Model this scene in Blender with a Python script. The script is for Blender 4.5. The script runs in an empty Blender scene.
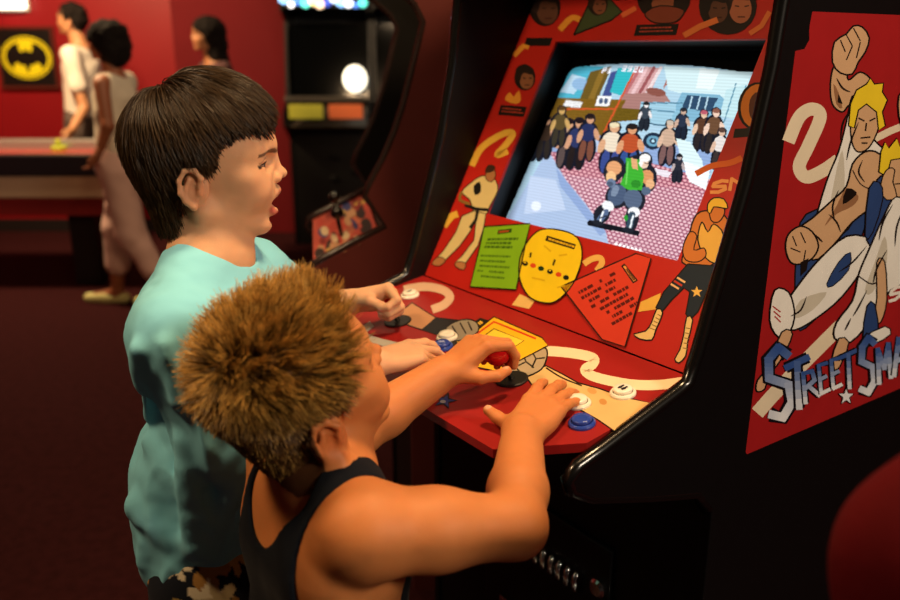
import bpy, bmesh, math, random
import numpy as np
from mathutils import Vector, Matrix
random.seed(7); RNG = np.random.default_rng(7)
SC = bpy.context.scene; COL = SC.collection
# ------------------------------------------------------------------ camera model
F = 839.0; PITCH = math.atan(250/839.0); H = 1.42
_c, _s = math.cos(PITCH), math.sin(PITCH)
CAM = np.array([0, 0, H]); RT = np.array([1.0, 0, 0]); UP = np.array([0, _s, _c]); FW = np.array([0, _c, -_s])
def ray(px, py): return RT*((px-450)/F) + UP*((300-py)/F) + FW
def PX(px, py, t): return CAM + ray(px, py)*t
def on_z(px, py, z):
    r = ray(px, py); return CAM + r*((z-H)/r[2])
def on_y(px, py, y):
    r = ray(px, py); return CAM + r*(y/r[1])
def nrm(v):
    v = np.asarray(v, float); return v/np.linalg.norm(v)
# ------------------------------------------------------------------ objects
def empty(name, loc=(0, 0, 0), rz=0.0, label=None, cat=None, group=None, parent=None):
    o = bpy.data.objects.new(name, None); COL.objects.link(o)
    o.empty_display_size = 0.1; o.location = loc; o.rotation_euler = (0, 0, rz)
    if parent: o.parent = parent
    return tag(o, label, cat, group)
def tag(o, label=None, cat=None, group=None, kind=None):
    if label: o['label'] = label
    if cat: o['category'] = cat
    if group: o['group'] = group
    if kind: o['kind'] = kind
    return o
def link_mesh(name, me, mats=None, parent=None, smooth=False):
    o = bpy.data.objects.new(name, me); COL.objects.link(o)
    for m in (mats if isinstance(mats, (list, tuple)) else [mats] if mats else []): me.materials.append(m)
    if parent: o.parent = parent
    if smooth and len(me.polygons):
        me.polygons.foreach_set('use_smooth', np.ones(len(me.polygons), bool)); me.update()
    return o
def obj(name, bm, mats=None, parent=None, smooth=False, bevel=0, angle=None):
    me = bpy.data.meshes.new(name); bmesh.ops.recalc_face_normals(bm, faces=bm.faces[:]); bm.to_mesh(me); bm.free()
    o = link_mesh(name, me, mats, parent, smooth)
    if bevel:
        b = o.modifiers.new('edge', 'BEVEL'); b.width = bevel; b.segments = 2; b.limit_method = 'ANGLE'; b.angle_limit = 0.6
    return o
def np_mesh(name, V, Q, mats, parent=None, smooth=True, col=None, tri=False, origin=None):
    """mesh from vertex array and quad (or triangle) array; optional per-vertex linear colour"""
    V = np.asarray(V, np.float32)
    me = bpy.data.meshes.new(name); n = 3 if tri else 4
    me.vertices.add(len(V)); me.vertices.foreach_set('co', V.ravel())
    me.loops.add(len(Q)*n); me.loops.foreach_set('vertex_index', np.asarray(Q, np.int32).ravel())
    me.polygons.add(len(Q)); me.polygons.foreach_set('loop_start', np.arange(0, len(Q)*n, n, dtype=np.int32))
    me.update(calc_edges=True); me.validate()
    if col is not None:
        a = me.color_attributes.new('Col', 'FLOAT_COLOR', 'POINT')
        a.data.foreach_set('color', np.concatenate([np.asarray(col, np.float32), np.ones((len(V), 1), np.float32)], 1).ravel())
    return link_mesh(name, me, mats, parent, smooth)
# ------------------------------------------------------------------ colours and materials
def lin(c):
    if isinstance(c, str):
        c = c.lstrip('#'); c = [int(c[i:i+2], 16)/255 for i in (0, 2, 4)]
    return tuple((x/12.92 if x <= .04045 else ((x+.055)/1.055)**2.4) for x in c[:3])
MATS = {}
def mat(name, col=(0.5, 0.5, 0.5), rough=.5, metal=0, spec=.5, coat=0, emit=None, es=0, noise=0, nscale=40, bump=0, bscale=200, vcol=False, sss=0, sheen=0, coat_rough=.1):
    if name in MATS: return MATS[name]
    m = bpy.data.materials.new(name); m.use_nodes = True; nt = m.node_tree; N = nt.nodes; L = nt.links
    b = N['Principled BSDF']
    b.inputs['Roughness'].default_value = rough; b.inputs['Metallic'].default_value = metal
    b.inputs['Specular IOR Level'].default_value = spec; b.inputs['Coat Weight'].default_value = coat
    b.inputs['Coat Roughness'].default_value = coat_rough
    b.inputs['Sheen Weight'].default_value = sheen
    c = lin(col)
    b.inputs['Base Color'].default_value = (*c, 1)
    src = None
    if vcol:
        a = N.new('ShaderNodeVertexColor'); a.layer_name = 'Col'; src = a.outputs['Color']
    if noise:
        t = N.new('ShaderNodeTexCoord'); n = N.new('ShaderNodeTexNoise'); n.inputs['Scale'].default_value = nscale; n.inputs['Detail'].default_value = 5
        L.new(t.outputs['Object'], n.inputs['Vector'])
        mr = N.new('ShaderNodeMapRange'); mr.inputs['From Min'].default_value = .25; mr.inputs['From Max'].default_value = .75
        mr.inputs['To Min'].default_value = 1-noise; mr.inputs['To Max'].default_value = 1+noise; L.new(n.outputs['Fac'], mr.inputs['Value'])
        mx = N.new('ShaderNodeVectorMath'); mx.operation = 'SCALE'
        if src: L.new(src, mx.inputs[0])
        else: mx.inputs[0].default_value = c
        L.new(mr.outputs['Result'], mx.inputs['Scale']); src = mx.outputs['Vector']
    if src: L.new(src, b.inputs['Base Color'])
    if bump:
        t = N.new('ShaderNodeTexCoord'); n = N.new('ShaderNodeTexNoise'); n.inputs['Scale'].default_value = bscale; n.inputs['Detail'].default_value = 4
        L.new(t.outputs['Object'], n.inputs['Vector'])
        bp = N.new('ShaderNodeBump'); bp.inputs['Strength'].default_value = bump; bp.inputs['Distance'].default_value = .002
        L.new(n.outputs['Fac'], bp.inputs['Height']); L.new(bp.outputs['Normal'], b.inputs['Normal'])
    if emit:
        if emit == 'vcol': L.new(src, b.inputs['Emission Color'])
        else: b.inputs['Emission Color'].default_value = (*lin(emit), 1)
        b.inputs['Emission Strength'].default_value = es
    if sss:
        b.inputs['Subsurface Weight'].default_value = sss; b.inputs['Subsurface Radius'].default_value = (1, .35, .2); b.inputs['Subsurface Scale'].default_value = .006
    MATS[name] = m; return m
# ------------------------------------------------------------------ bmesh shapes
def xf(M): return lambda v: M @ Vector(v)
def add_box(bm, lo, hi, f=None):
    vs = [bm.verts.new(f(Vector(p)) if f else p) for p in [(x, y, z) for z in (lo[2], hi[2]) for y in (lo[1], hi[1]) for x in (lo[0], hi[0])]]
    for q in ((0, 2, 3, 1), (4, 5, 7, 6), (0, 1, 5, 4), (2, 6, 7, 3), (0, 4, 6, 2), (1, 3, 7, 5)): bm.faces.new([vs[i] for i in q])
def add_lathe(bm, prof, n=32, M=None, cap=True):
    """prof: list of (r, z); turned about local z"""
    rings = []
    for r, z in prof:
        ring = []
        for i in range(n):
            a = 2*math.pi*i/n; v = Vector((r*math.cos(a), r*math.sin(a), z)); ring.append(bm.verts.new(M @ v if M else v))
        rings.append(ring)
    for a, b in zip(rings, rings[1:]):
        for i in range(n): bm.faces.new((a[i], a[(i+1) % n], b[(i+1) % n], b[i]))
    if cap: bm.faces.new(rings[0][::-1]); bm.faces.new(rings[-1])
def add_tube(bm, pts, r, n=10, cap=True):
    pts = [Vector(p) for p in pts]; rings = []
    rs = r if isinstance(r, (list, tuple)) else [r]*len(pts); prev = None
    for i, p in enumerate(pts):
        d = (pts[min(i+1, len(pts)-1)] - pts[max(i-1, 0)]).normalized()
        if prev is None: prev = d.orthogonal().normalized()
        u = (prev - d*prev.dot(d)).normalized(); w = d.cross(u); prev = u
        rings.append([bm.verts.new(p + (u*math.cos(2*math.pi*k/n) + w*math.sin(2*math.pi*k/n))*rs[i]) for k in range(n)])
    for a, b in zip(rings, rings[1:]):
        for i in range(n): bm.faces.new((a[i], a[(i+1) % n], b[(i+1) % n], b[i]))
    if cap: bm.faces.new(rings[0][::-1]); bm.faces.new(rings[-1])
def add_prism(bm, poly3a, poly3b):
    a = [bm.verts.new(p) for p in poly3a]; b = [bm.verts.new(p) for p in poly3b]; n = len(a)
    bm.faces.new(a[::-1]); bm.faces.new(b)
    for i in range(n): bm.faces.new((a[i], a[(i+1) % n], b[(i+1) % n], b[i]))
def catmull(pts, n=6, closed=True):
    P = [np.asarray(p, float) for p in pts]; out = []; m = len(P)
    for i in range(m if closed else m-1):
        g = (lambda k: P[k % m]) if closed else (lambda k: P[max(0, min(m-1, k))])
        p0, p1, p2, p3 = g(i-1), g(i), g(i+1), g(i+2)
        for k in range(n):
            t = k/n; out.append(.5*((2*p1)+(-p0+p2)*t+(2*p0-5*p1+4*p2-p3)*t*t+(-p0+3*p1-3*p2+p3)*t**3))
    if not closed: out.append(P[-1])
    return out
# ------------------------------------------------------------------ implicit bodies: rounded cones and ellipsoids blended, then meshed
class Frame:
    def __init__(s, O=(0, 0, 0), X=(1, 0, 0), Y=(0, 1, 0), Z=(0, 0, 1), sc=1.0):
        s.O = np.asarray(O, float); s.B = np.stack([nrm(X), nrm(Y), nrm(Z)], 1); s.sc = sc
    def to(s, P): return ((P - s.O) @ s.B)/s.sc
    def w(s, p): return s.O + s.B @ (np.asarray(p, float)*s.sc)
    def d(s, v): return s.B @ np.asarray(v, float)
WORLD = Frame()
def smin(a, b, k):
    if k <= 0: return np.minimum(a, b)
    h = np.maximum(k - np.abs(a-b), 0)/k
    return np.minimum(a, b) - h*h*k*.25
class Body:
    def __init__(s): s.ops = []; s.disp = None
    def _add(s, fr, fn, c, r, k, mode): s.ops.append((fr, fn, fr.w(c), r*fr.sc, k*fr.sc, mode)); return s
    def cone(s, a, b, ra, rb, k=.01, fr=WORLD, mode='u', sq=None):
        """tapered capsule; sq=(axis, factor): widen along a direction"""
        a = np.asarray(a, float); b = np.asarray(b, float); ab = b-a; L2 = max(ab@ab, 1e-12)
        if sq is None:
            def fn(P):
                q = P-a; t = np.clip((q@ab)/L2, 0, 1)
                return np.sqrt(((q - t[:, None]*ab)**2).sum(1)) - (ra+(rb-ra)*t)
            rad = np.sqrt(L2)/2+max(ra, rb)
        else:
            ax = nrm(sq[0]); f = sq[1]; abn = ab - ax*(ab@ax)*(1-1/f); L2n = max(abn@abn, 1e-12)
            def fn(P):
                q = P-a; q = q - ((q@ax)*(1-1/f))[:, None]*ax; t = np.clip((q@abn)/L2n, 0, 1)
                return np.sqrt(((q - t[:, None]*abn)**2).sum(1)) - (ra+(rb-ra)*t)
            rad = np.sqrt(L2)/2+max(ra, rb)*max(f, 1)
        return s._add(fr, fn, (a+b)/2, rad, k, mode)
    def chain(s, pts, rs, k=.01, fr=WORLD, mode='u', sq=None):
        for i in range(len(pts)-1): s.cone(pts[i], pts[i+1], rs[i], rs[i+1], k, fr, mode, sq)
        return s
    def ell(s, c, r, k=.01, fr=WORLD, mode='u', axes=None):
        c = np.asarray(c, float); r = np.asarray(r if np.ndim(r) else [r]*3, float)
        A = np.eye(3) if axes is None else np.stack([nrm(x) for x in axes], 1)
        def fn(P):
            q = (P-c) @ A; k0 = np.sqrt(((q/r)**2).sum(1)); k1 = np.sqrt(((q/r**2)**2).sum(1))+1e-9
            return k0*(k0-1)/k1
        return s._add(fr, fn, c, r.max(), k, mode)
    def half(s, p, n, k=.002, fr=WORLD):
        """cut away everything on the side n points to"""
        p = np.asarray(p, float); n = nrm(n)
        def fn(P): return (P-p) @ n
        s.ops.append((fr, fn, None, None, k*fr.sc, 'i')); return s
    def merge(s, other): s.ops += other.ops; return s
    def __call__(s, P, ctr=None, R=None):
        d = np.full(len(P), 10.0); cache = {}
        for fr, fn, c, r, k, mode in s.ops:
            if ctr is not None and c is not None:
                gap = np.linalg.norm(c-ctr) - r - R
                if gap > k*1.3 + .035: continue
            if id(fr) not in cache: cache[id(fr)] = P if fr is WORLD else fr.to(P)
            v = fn(cache[id(fr)])*fr.sc
            if mode == 'u': d = smin(d, v, k)
            elif mode == 's': d = -smin(-d, v, k)
            else: d = -smin(-d, -v, k)
        if s.disp is not None: d = d + s.disp(P)
        return d
    def mesh(s, h, B=14):
        """sparse surface nets at voxel size h"""
        los = []; his = []
        for fr, fn, c, r, k, mode in s.ops:
            if mode == 'u': los.append(c-r-k-.015); his.append(c+r+k+.015)
        lo = np.min(los, 0); hi = np.max(his, 0); S = B*h
        n = np.ceil((hi-lo)/S).astype(int)
        g = np.stack(np.meshgrid(*[np.arange(x) for x in n], indexing='ij'), -1).reshape(-1, 3)
        near = np.zeros(len(g), bool); ctrs = lo + (g+.5)*S; R = S*.867
        for i in range(0, len(g), 60000): near[i:i+60000] = np.abs(s(ctrs[i:i+60000])) < R*1.25+.006
        g = g[near]; ctrs = ctrs[near]
        ax = np.arange(B+1); lat = np.stack(np.meshgrid(ax, ax, ax, indexing='ij'), -1)
        flat = lat.reshape(-1, 3); big = np.int64(1) << 20
        key = lambda c: (c[..., 0].astype(np.int64)*big + c[..., 1])*big + c[..., 2]
        VV = []; VK = []; QQ = []
        cn = [(i, j, k) for i in (0, 1) for j in (0, 1) for k in (0, 1)]
        edges = [(a, b) for a in range(8) for b in range(a+1, 8) if sum(abs(np.array(cn[a])-np.array(cn[b]))) == 1]
        for gi, ct in zip(g, ctrs):
            P = lo + (gi*B + flat)*h
            D = s(P, ct, R).reshape(B+1, B+1, B+1); neg = D < 0
            if neg.all() or not neg.any(): continue
            cs = np.stack([D[i:i+B, j:j+B, k:k+B] for i, j, k in cn], -1); ng = cs < 0
            act = np.argwhere(ng.any(-1) & ~ng.all(-1))
            if len(act):
                d8 = cs[act[:, 0], act[:, 1], act[:, 2]]; acc = np.zeros((len(act), 3)); cnt = np.zeros(len(act))
                for a, b in edges:
                    m = (d8[:, a] < 0) != (d8[:, b] < 0); t = np.where(m, d8[:, a]/(d8[:, a]-d8[:, b]+1e-20), 0)
                    pa = np.array(cn[a], float); pb = np.array(cn[b], float)
                    acc += m[:, None]*(pa + t[:, None]*(pb-pa)); cnt += m
                VV.append(lo + (gi*B + act + acc/cnt[:, None])*h); VK.append(key(gi*B+act))
            for a in range(3):
                sl0 = [slice(0, B)]*3; sl1 = list(sl0); sl1[a] = slice(1, B+1)
                n0 = neg[tuple(sl0)]; n1 = neg[tuple(sl1)]; e = np.argwhere(n0 != n1)
                if not len(e): continue
                sg = n0[e[:, 0], e[:, 1], e[:, 2]]; e = e + gi*B; u, w = (a+1) % 3, (a+2) % 3
                ks = []
                for du, dw in ((0, 0), (-1, 0), (-1, -1), (0, -1)):
                    q = e.copy(); q[:, u] += du; q[:, w] += dw; ks.append(key(q))
                ks = np.stack(ks, 1); ks[~sg] = ks[~sg][:, ::-1]; QQ.append(ks)
        V = np.concatenate(VV); K = np.concatenate(VK); Q = np.concatenate(QQ)
        o = np.argsort(K, kind='stable'); K = K[o]; V = V[o]; K, ui = np.unique(K, return_index=True); V = V[ui]
        idx = np.searchsorted(K, Q); idx = np.clip(idx, 0, len(K)-1); ok = (K[idx] == Q).all(1)
        return V, idx[ok]
    def grad(s, P, e=.0008):
        G = np.stack([s(P+np.eye(3)[i]*e)-s(P-np.eye(3)[i]*e) for i in range(3)], 1)
        return G/(np.linalg.norm(G, axis=1, keepdims=True)+1e-9)
def vnoise(P, sc, seed=0):
    """smooth value noise in [-1,1]"""
    q = P/sc + seed*17.31; i = np.floor(q).astype(np.int64); f = q-i; f = f*f*(3-2*f); out = 0
    for dx in (0, 1):
        for dy in (0, 1):
            for dz in (0, 1):
                h = ((i[:, 0]+dx)*374761393 + (i[:, 1]+dy)*668265263 + (i[:, 2]+dz)*2147483647 + seed*1013) & 0x7fffffff
                h = ((h ^ (h >> 13))*1274126177) & 0x7fffffff
                v = (h & 0xffff)/32767.5-1
                out = out + v*np.where(dx, f[:, 0], 1-f[:, 0])*np.where(dy, f[:, 1], 1-f[:, 1])*np.where(dz, f[:, 2], 1-f[:, 2])
    return out
# ------------------------------------------------------------------ heads, hands, hair
SKIN = mat('skin', rough=.55, spec=.3, vcol=True, sss=.25, bump=.12, bscale=500)
HAIR = mat('hair_strands', rough=.38, spec=.45, vcol=True)
CLOTH = mat('cotton_knit', rough=.9, spec=.1, vcol=True, sheen=.04, bump=.25, bscale=900)
LEATHER = mat('shoe_leather', rough=.6, vcol=True)
def head(b, f, mouth=0.0, chub=0.0, ear=1.0, back=0.0):
    """head in millimetres about the point between the ears: x to the subject's right, y forward, z up"""
    b.ell((0, 3+back/2, 62), (70, 90-back/2, 75), 0, f)
    b.ell((0, 44, 52), (60, 51, 48), 18, f)
    b.ell((0, 44, 4), (54+chub, 50, 52), 22, f)
    for s in (-1, 1):
        b.cone((s*46, 8, -22), (s*13, 78, -43), 15+chub, 11, 18, f)
        b.ell((s*34, 66, 5), (21+chub, 22, 22+chub), 16, f)
        b.ell((s*48, 52, 22), (13, 20, 13), 14, f)
        b.cone((s*8, 89, 60), (s*44, 68, 58), 6, 6, 9, f)
    b.ell((0, 80, -43), (15, 13.5, 11), 14, f)
    b.ell((0, 82, -6), (27, 17, 24), 12, f)
    for s in (-1, 1): b.ell((s*31, 90, 41), (17, 13, 12), 9, f, 's')
    b.cone((0, 87.5, 56), (0, 100, 29), 5.5, 6.5, 9, f); b.ell((0, 104.5, 23.5), (8.5, 8.5, 7), 5, f)
    for s in (-1, 1): b.ell((s*9.5, 96, 17.5), (6.5, 9, 6.5), 5, f); b.ell((s*5.5, 98, 11.5), (3, 4.5, 3), 2.5, f, 's')
    # lids and eyeballs
    for s in (-1, 1):
        b.ell((s*31, 70, 40), 13.8, 5, f); b.ell((s*34, 78, 37.2), (15.5, 12.5, 2.6), 1.2, f, 's'); b.ell((s*31, 70, 39.5), 12.4, .6, f)
    # mouth
    m = mouth
    b.chain([(-19, 86, -9+m*.2), (-9, 95.5, -1), (0, 99, 1), (9, 95.5, -1), (19, 86, -9+m*.2)], [3, 5, 5.5, 5, 3], 5, f)
    b.chain([(-18, 86, -12-m*.5), (-9, 93.5, -16-m), (0, 96, -17-m), (9, 93.5, -16-m), (18, 86, -12-m*.5)], [3, 5, 5.8, 5, 3], 5, f)
    if m > 2: b.ell((0, 90, -8-m*.5), (17, 18, 2.4+m*.5), 2.5, f, 's'); b.ell((0, 99, -7.5-m*.5), (30, 10.5, 1.6+m*.32), 2.5, f, 's')
    else: b.ell((0, 97, -8.6), (20, 10, 1.2), 2, f, 's')
    b.ell((0, 98, -31-m*.5), (16, 8, 5), 8, f, 's')
    # ears
    for s in (-1, 1):
        e = Frame(f.w((s*68, -4, 8)), f.d((s*1, -.42, 0.05)), f.d((s*.42, 1, 0)), f.d((0, -.12, 1)), f.sc*ear)
        b.ell((-3, 4, 0), (5, 13, 22), 6, e)
        b.chain([(6, 8, 2), (9, 12, 14), (10, 4, 24), (11, -8, 24), (12, -14.5, 12), (10, -13, -2), (6, -7, -13), (4, 2, -20)], [2.6, 2.8, 3, 3.1, 3.1, 3, 3.4, 4.6], 3, e)
        b.ell((3.5, -1, 4), (4.5, 11, 19), 5, e)
        b.ell((9, 3, -2), (4, 5, 8), 3, e, 's')
        b.chain([(7, -8, -6), (8.5, -7.5, 4), (8, -4, 13)], [2, 2, 1.8], 2.5, e)
        b.ell((4, 9, -3), (3.2, 3.4, 5), 2.5, e)
def seg_d(P, a, b):
    a = np.asarray(a, float); b = np.asarray(b, float); ab = b-a
    t = np.clip(((P-a)@ab)/(ab@ab), 0, 1); return np.linalg.norm(P-a-t[:, None]*ab, axis=1)
def poly_d(P, pts): return np.min([seg_d(P, pts[i], pts[i+1]) for i in range(len(pts)-1)], 0)
def mixc(C, c, w): return C*(1-w[:, None]) + np.asarray(c)[None]*w[:, None]
def sstep(a, b, x):
    t = np.clip((x-a)/(b-a), 0, 1); return t*t*(3-2*t)
def in_poly(x, y, poly):
    inside = np.zeros(len(x), bool); n = len(poly)
    for i in range(n):
        x0, y0 = poly[i]; x1, y1 = poly[(i+1) % n]
        if y0 == y1: continue
        c = ((y0 > y) != (y1 > y)) & (x < (x1-x0)*(y-y0)/(y1-y0)+x0); inside ^= c
    return inside
def paint_head(V, C, f, mouth, lipc, browc, scalp, hairpoly, blush=.25, canthus=53):
    L = f.to(V); near = (np.abs(L) < 170).all(1); i = np.where(near)[0]; P = L[i]; K = C[i]; ax = np.abs(P[:, 0])
    Q = np.stack([ax, P[:, 1], P[:, 2]], 1); m = mouth
    fwd = P[:, 1] > 55
    K = mixc(K, K.mean(0)*np.array([1.08, .72, .66]), blush*np.exp(-((Q-[42, 62, 4])**2).sum(1)/420.))
    K = mixc(K, K.mean(0)*np.array([1.05, .68, .58]), .5*np.exp(-((Q-[76, -2, 8])**2).sum(1)/500.))
    d = poly_d(Q, [(0, 102, 1), (9, 99, -1.5), (19, 88, -9+m*.2)]); K = mixc(K, lipc, .5*(1-sstep(3.4, 5.5, d))*fwd)
    d = poly_d(Q, [(0, 98, -18-m), (9, 95, -16.5-m), (18, 87, -12-m*.5)]); K = mixc(K, lipc, .9*(1-sstep(4.4, 7, d))*fwd)
    inm = ((P-[0, 84, -8-m*.5])/[15, 14, 2.5+m*.5]); K = mixc(K, lin('3a0c0a'), (1-sstep(.8, 1.15, np.linalg.norm(inm, axis=1)))*1.0)
    K = mixc(K, lin('e6d8c0'), 1.0*((ax < 13) & (np.abs(P[:, 1]-86) < 9) & (np.abs(P[:, 2]+5) < 2.2) & (P[:, 1] < 94) & (m > 2)))
    zc = np.interp(ax, [8, 25, 40, 54], [52.0, 54.5, 54, 49]); hw = np.interp(ax, [8, 24, 54], [1.5, 3.2, 2.0]); K = mixc(K, browc, .8*(1-sstep(hw*.7, hw*1.35, np.abs(P[:, 2]-zc)))*((ax > 7) & (ax < 54) & (P[:, 1] > 48)))
    E = Q-[31, 70, 39.5]; r = np.linalg.norm(E, axis=1)
    eye = (r < 12.75) & (E[:, 1] > 2) & (np.abs(E[:, 2]+2.2) < 4.2); K = mixc(K, lin('a8988a'), 1.0*eye)
    g = nrm((-.05, 1, -.22)); a = np.degrees(np.arccos(np.clip((E@g)/np.maximum(r, 1e-6), -1, 1)))
    K = mixc(K, lin('20130c'), 1.0*(eye & (a < 36)))
    zl = np.interp(ax, [17, 31, 42, 50], [39.0, 40.6, 39.4, 35.5]); K = mixc(K, lin('140b07'), .97*(1-sstep(1.4, 2.8, np.abs(P[:, 2]-zl)))*((ax > 17) & (ax < canthus) & (P[:, 1] > 60)))
    zl = np.interp(ax, [17, 31, 42, 50], [43.5, 46.5, 45.5, 40]); K = mixc(K, lin('6a3a28'), .45*(1-sstep(.6, 1.8, np.abs(P[:, 2]-zl)))*((ax > 17) & (ax < 52) & (P[:, 1] > 62)))
    d = poly_d(Q, [(22, 82, 34.6), (33, 83, 33.4), (45, 73, 36)]); K = mixc(K, lin('6a3524'), .6*(1-sstep(1, 3, d)))
    hp = np.asarray(hairpoly, float); inh = in_poly(P[:, 1], P[:, 2], hp) & (np.linalg.norm(P-[0, 0, 45], axis=1) < 118); earz = ((np.abs(P[:, 2]-8) < 34) & (np.abs(P[:, 1]-2) < 24) & (ax > 66))
    K = mixc(K, scalp, .92*(inh & ~earz)); C[i] = K; return C
FING = [((22, 68), (31, 19, 15), 7.0), ((7.5, 71), (35, 22, 16), 7.2), ((-7, 67.5), (32, 20, 16), 6.8), ((-20, 60), (25, 15, 13), 6.0)]
def hand(b, W, D, N, th, sc, curls, splay=(6, 1, -4, -11), thumb=None, nails=None):
    """five-fingered hand; W wrist, D towards the fingers, N out of the back of the hand, th=+1 left / -1 right"""
    D = nrm(D); N = np.asarray(N, float); N = nrm(N - D*(N@D)); X = np.cross(D, N); f = Frame(W, X, D, N, .001*sc)
    for (mx, my), ph, r in FING:
        b.cone((th*mx*.62, 2, 0), (th*mx, my-2, 0), 11, 9.2, 9, f)
    b.ell((0, 36, -5), (26, 32, 9), 10, f)
    tp = thumb or [(15, 14, -5), (32, 38, -11), (40, 60, -14), (44, 78, -14)]
    tp = [(th*x, y, z) for x, y, z in tp]
    b.cone(tp[0], tp[1], 12, 9.5, 10, f); b.cone(tp[1], tp[2], 8.6, 8, 4, f); b.cone(tp[2], tp[3], 7.8, 6.6, 3, f)
    if nails is not None: nails.append((f.w(np.asarray(tp[3]) + np.array([0, 0, 5.5])), 5.5*f.sc))
    for i, ((mx, my), ph, r) in enumerate(FING):
        p = np.array([th*mx, my, 0.0]); sp = math.radians(splay[i])*th; ang = 0; pts = [p]
        for L, c in zip(ph, curls[i]):
            ang += math.radians(c); d = np.array([math.sin(sp)*math.cos(ang), math.cos(sp)*math.cos(ang), -math.sin(ang)]); p = p + d*L; pts.append(p)
        rr = [r*1.12, r*1.0, r*.93, r*.8]
        b.cone(pts[0], pts[1], rr[0]+.8, rr[1], 5, f); b.cone(pts[1], pts[2], rr[1], rr[2], 2.5, f); b.cone(pts[2], pts[3], rr[2], rr[3], 2.5, f)
        if nails is not None:
            up = np.array([math.sin(sp)*math.sin(ang), math.cos(sp)*math.sin(ang), math.cos(ang)]); nails.append((f.w(pts[3]+up*r*.72-d*1.0), 4.6*f.sc))
    return f
def paint_nails(V, C, nails, col):
    for c, r in nails:
        d = np.linalg.norm(V-c, axis=1); C = mixc(C, col, .75*(1-sstep(r*.7, r*1.1, d)))
    return C
def strands_mesh(paths, w0, w1, cols0, cols1):
    """paths (n, m, 3): tapered three-sided strands in one mesh"""
    n, m, _ = paths.shape; T = np.gradient(paths, axis=1); T /= np.linalg.norm(T, axis=2, keepdims=True)+1e-9
    ref = RNG.normal(size=(n, 1, 3)); U = np.cross(T, ref); U /= np.linalg.norm(U, axis=2, keepdims=True)+1e-9; Wv = np.cross(T, U)
    s = np.linspace(0, 1, m)[None, :, None]; w = w0*(1-s**1.5) + w1*s**1.5
    rings = np.stack([paths + w*(U*math.cos(a)+Wv*math.sin(a)) for a in (0, 2.094, 4.189)], 2)      # n m 3 3
    V = rings.reshape(-1, 3); base = (np.arange(n)*m*3)[:, None, None] + (np.arange(m-1)*3)[None, :, None]
    k = np.arange(3); Q = np.stack([base+k, base+(k+1) % 3, base+3+(k+1) % 3, base+3+k], -1).reshape(-1, 4)
    c = cols0[:, None]*(1-s) + cols1[:, None]*s; C = np.repeat(c, 3, axis=1).reshape(-1, 3); return V, Q, C
def grow_hair(body, f, poly, n, seg, step, comb, lift, earcut=True, jitter=5, seed=1, roots=None, stop=True, curl=0.0):
    """roots spread over the scalp inside the hairline polygon (side view), strands combed over the skull and cut at that line"""
    r = np.random.default_rng(seed); hp = np.asarray(poly, float)
    d = r.normal(size=(n*4, 3)); d /= np.linalg.norm(d, axis=1, keepdims=True)
    P = np.array([0, 3, 55]) + d*np.array([70, 92, 82]); 
    ok = in_poly(P[:, 1], P[:, 2], hp); P = P[ok][:n]
    W = f.O + (P*f.sc) @ f.B.T
    def push(W, off):
        for _ in range(2):
            s = body(W); G = body.grad(W); W = W + G*np.maximum(off-s, 0)[:, None]*1.0
        return W
    s = body(W); G = body.grad(W); W = W - G*(s-.0005)[:, None]; s = body(W); W = W - body.grad(W)*(s-.0005)[:, None]
    L = f.to(W); keep = in_poly(L[:, 1], L[:, 2], hp) & ~((np.abs(L[:, 2]-8) < 30) & (np.abs(L[:, 1]-2) < 19) & (np.abs(L[:, 0]) > 60)) ; W = W[keep]
    n = len(W); out = [W]; dirv = None; alive = np.ones(n, bool); js = r.normal(size=(n, 2))*jitter; rv = r.normal(size=(n, 3))
    for k in range(seg):
        Lk = f.to(W); G = body.grad(W); cd = comb(Lk, k/seg, rv) @ f.B.T
        cd = cd - G*((cd*G).sum(1, keepdims=True))*(.9 if stop else 0.0); cd /= np.linalg.norm(cd, axis=1, keepdims=True)+1e-9
        dirv = cd if dirv is None else dirv*.45+cd*.55
        dirv = dirv/(np.linalg.norm(dirv, axis=1, keepdims=True)+1e-9)
        st = step*f.sc if np.ndim(step) == 0 else step[:n]*f.sc
        Wn = W + dirv*(st*alive)[:, None] if np.ndim(st) else W + dirv*(st*alive[:, None])
        Wn = push(Wn, lift(f.to(Wn), (k+1)/seg, rv)*f.sc)
        if stop:
            Ln = f.to(Wn); inside = in_poly(Ln[:, 1]+js[:, 0], Ln[:, 2]+js[:, 1], hp); alive &= inside | (k < 1)
        Wn = np.where(alive[:, None], Wn, W + dirv*.0002)
        out.append(Wn); W = Wn
    return np.stack(out, 1), rv
def person(label, loc, group=None):
    return empty('person', loc, 0, label, 'person', group)
def skin_mesh(b, h, root, base, name='body'):
    V, Q = b.mesh(h); C = np.tile(np.asarray(base), (len(V), 1)); n = vnoise(V, .03, 3)*.5 + vnoise(V, .009, 5)*.5
    C = C*(1+.07*n[:, None]); return V, Q, C
def put(name, V, Q, C, m, root): 
    return np_mesh(name, V-np.array(root.location), Q, m, root, True, C)
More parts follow.
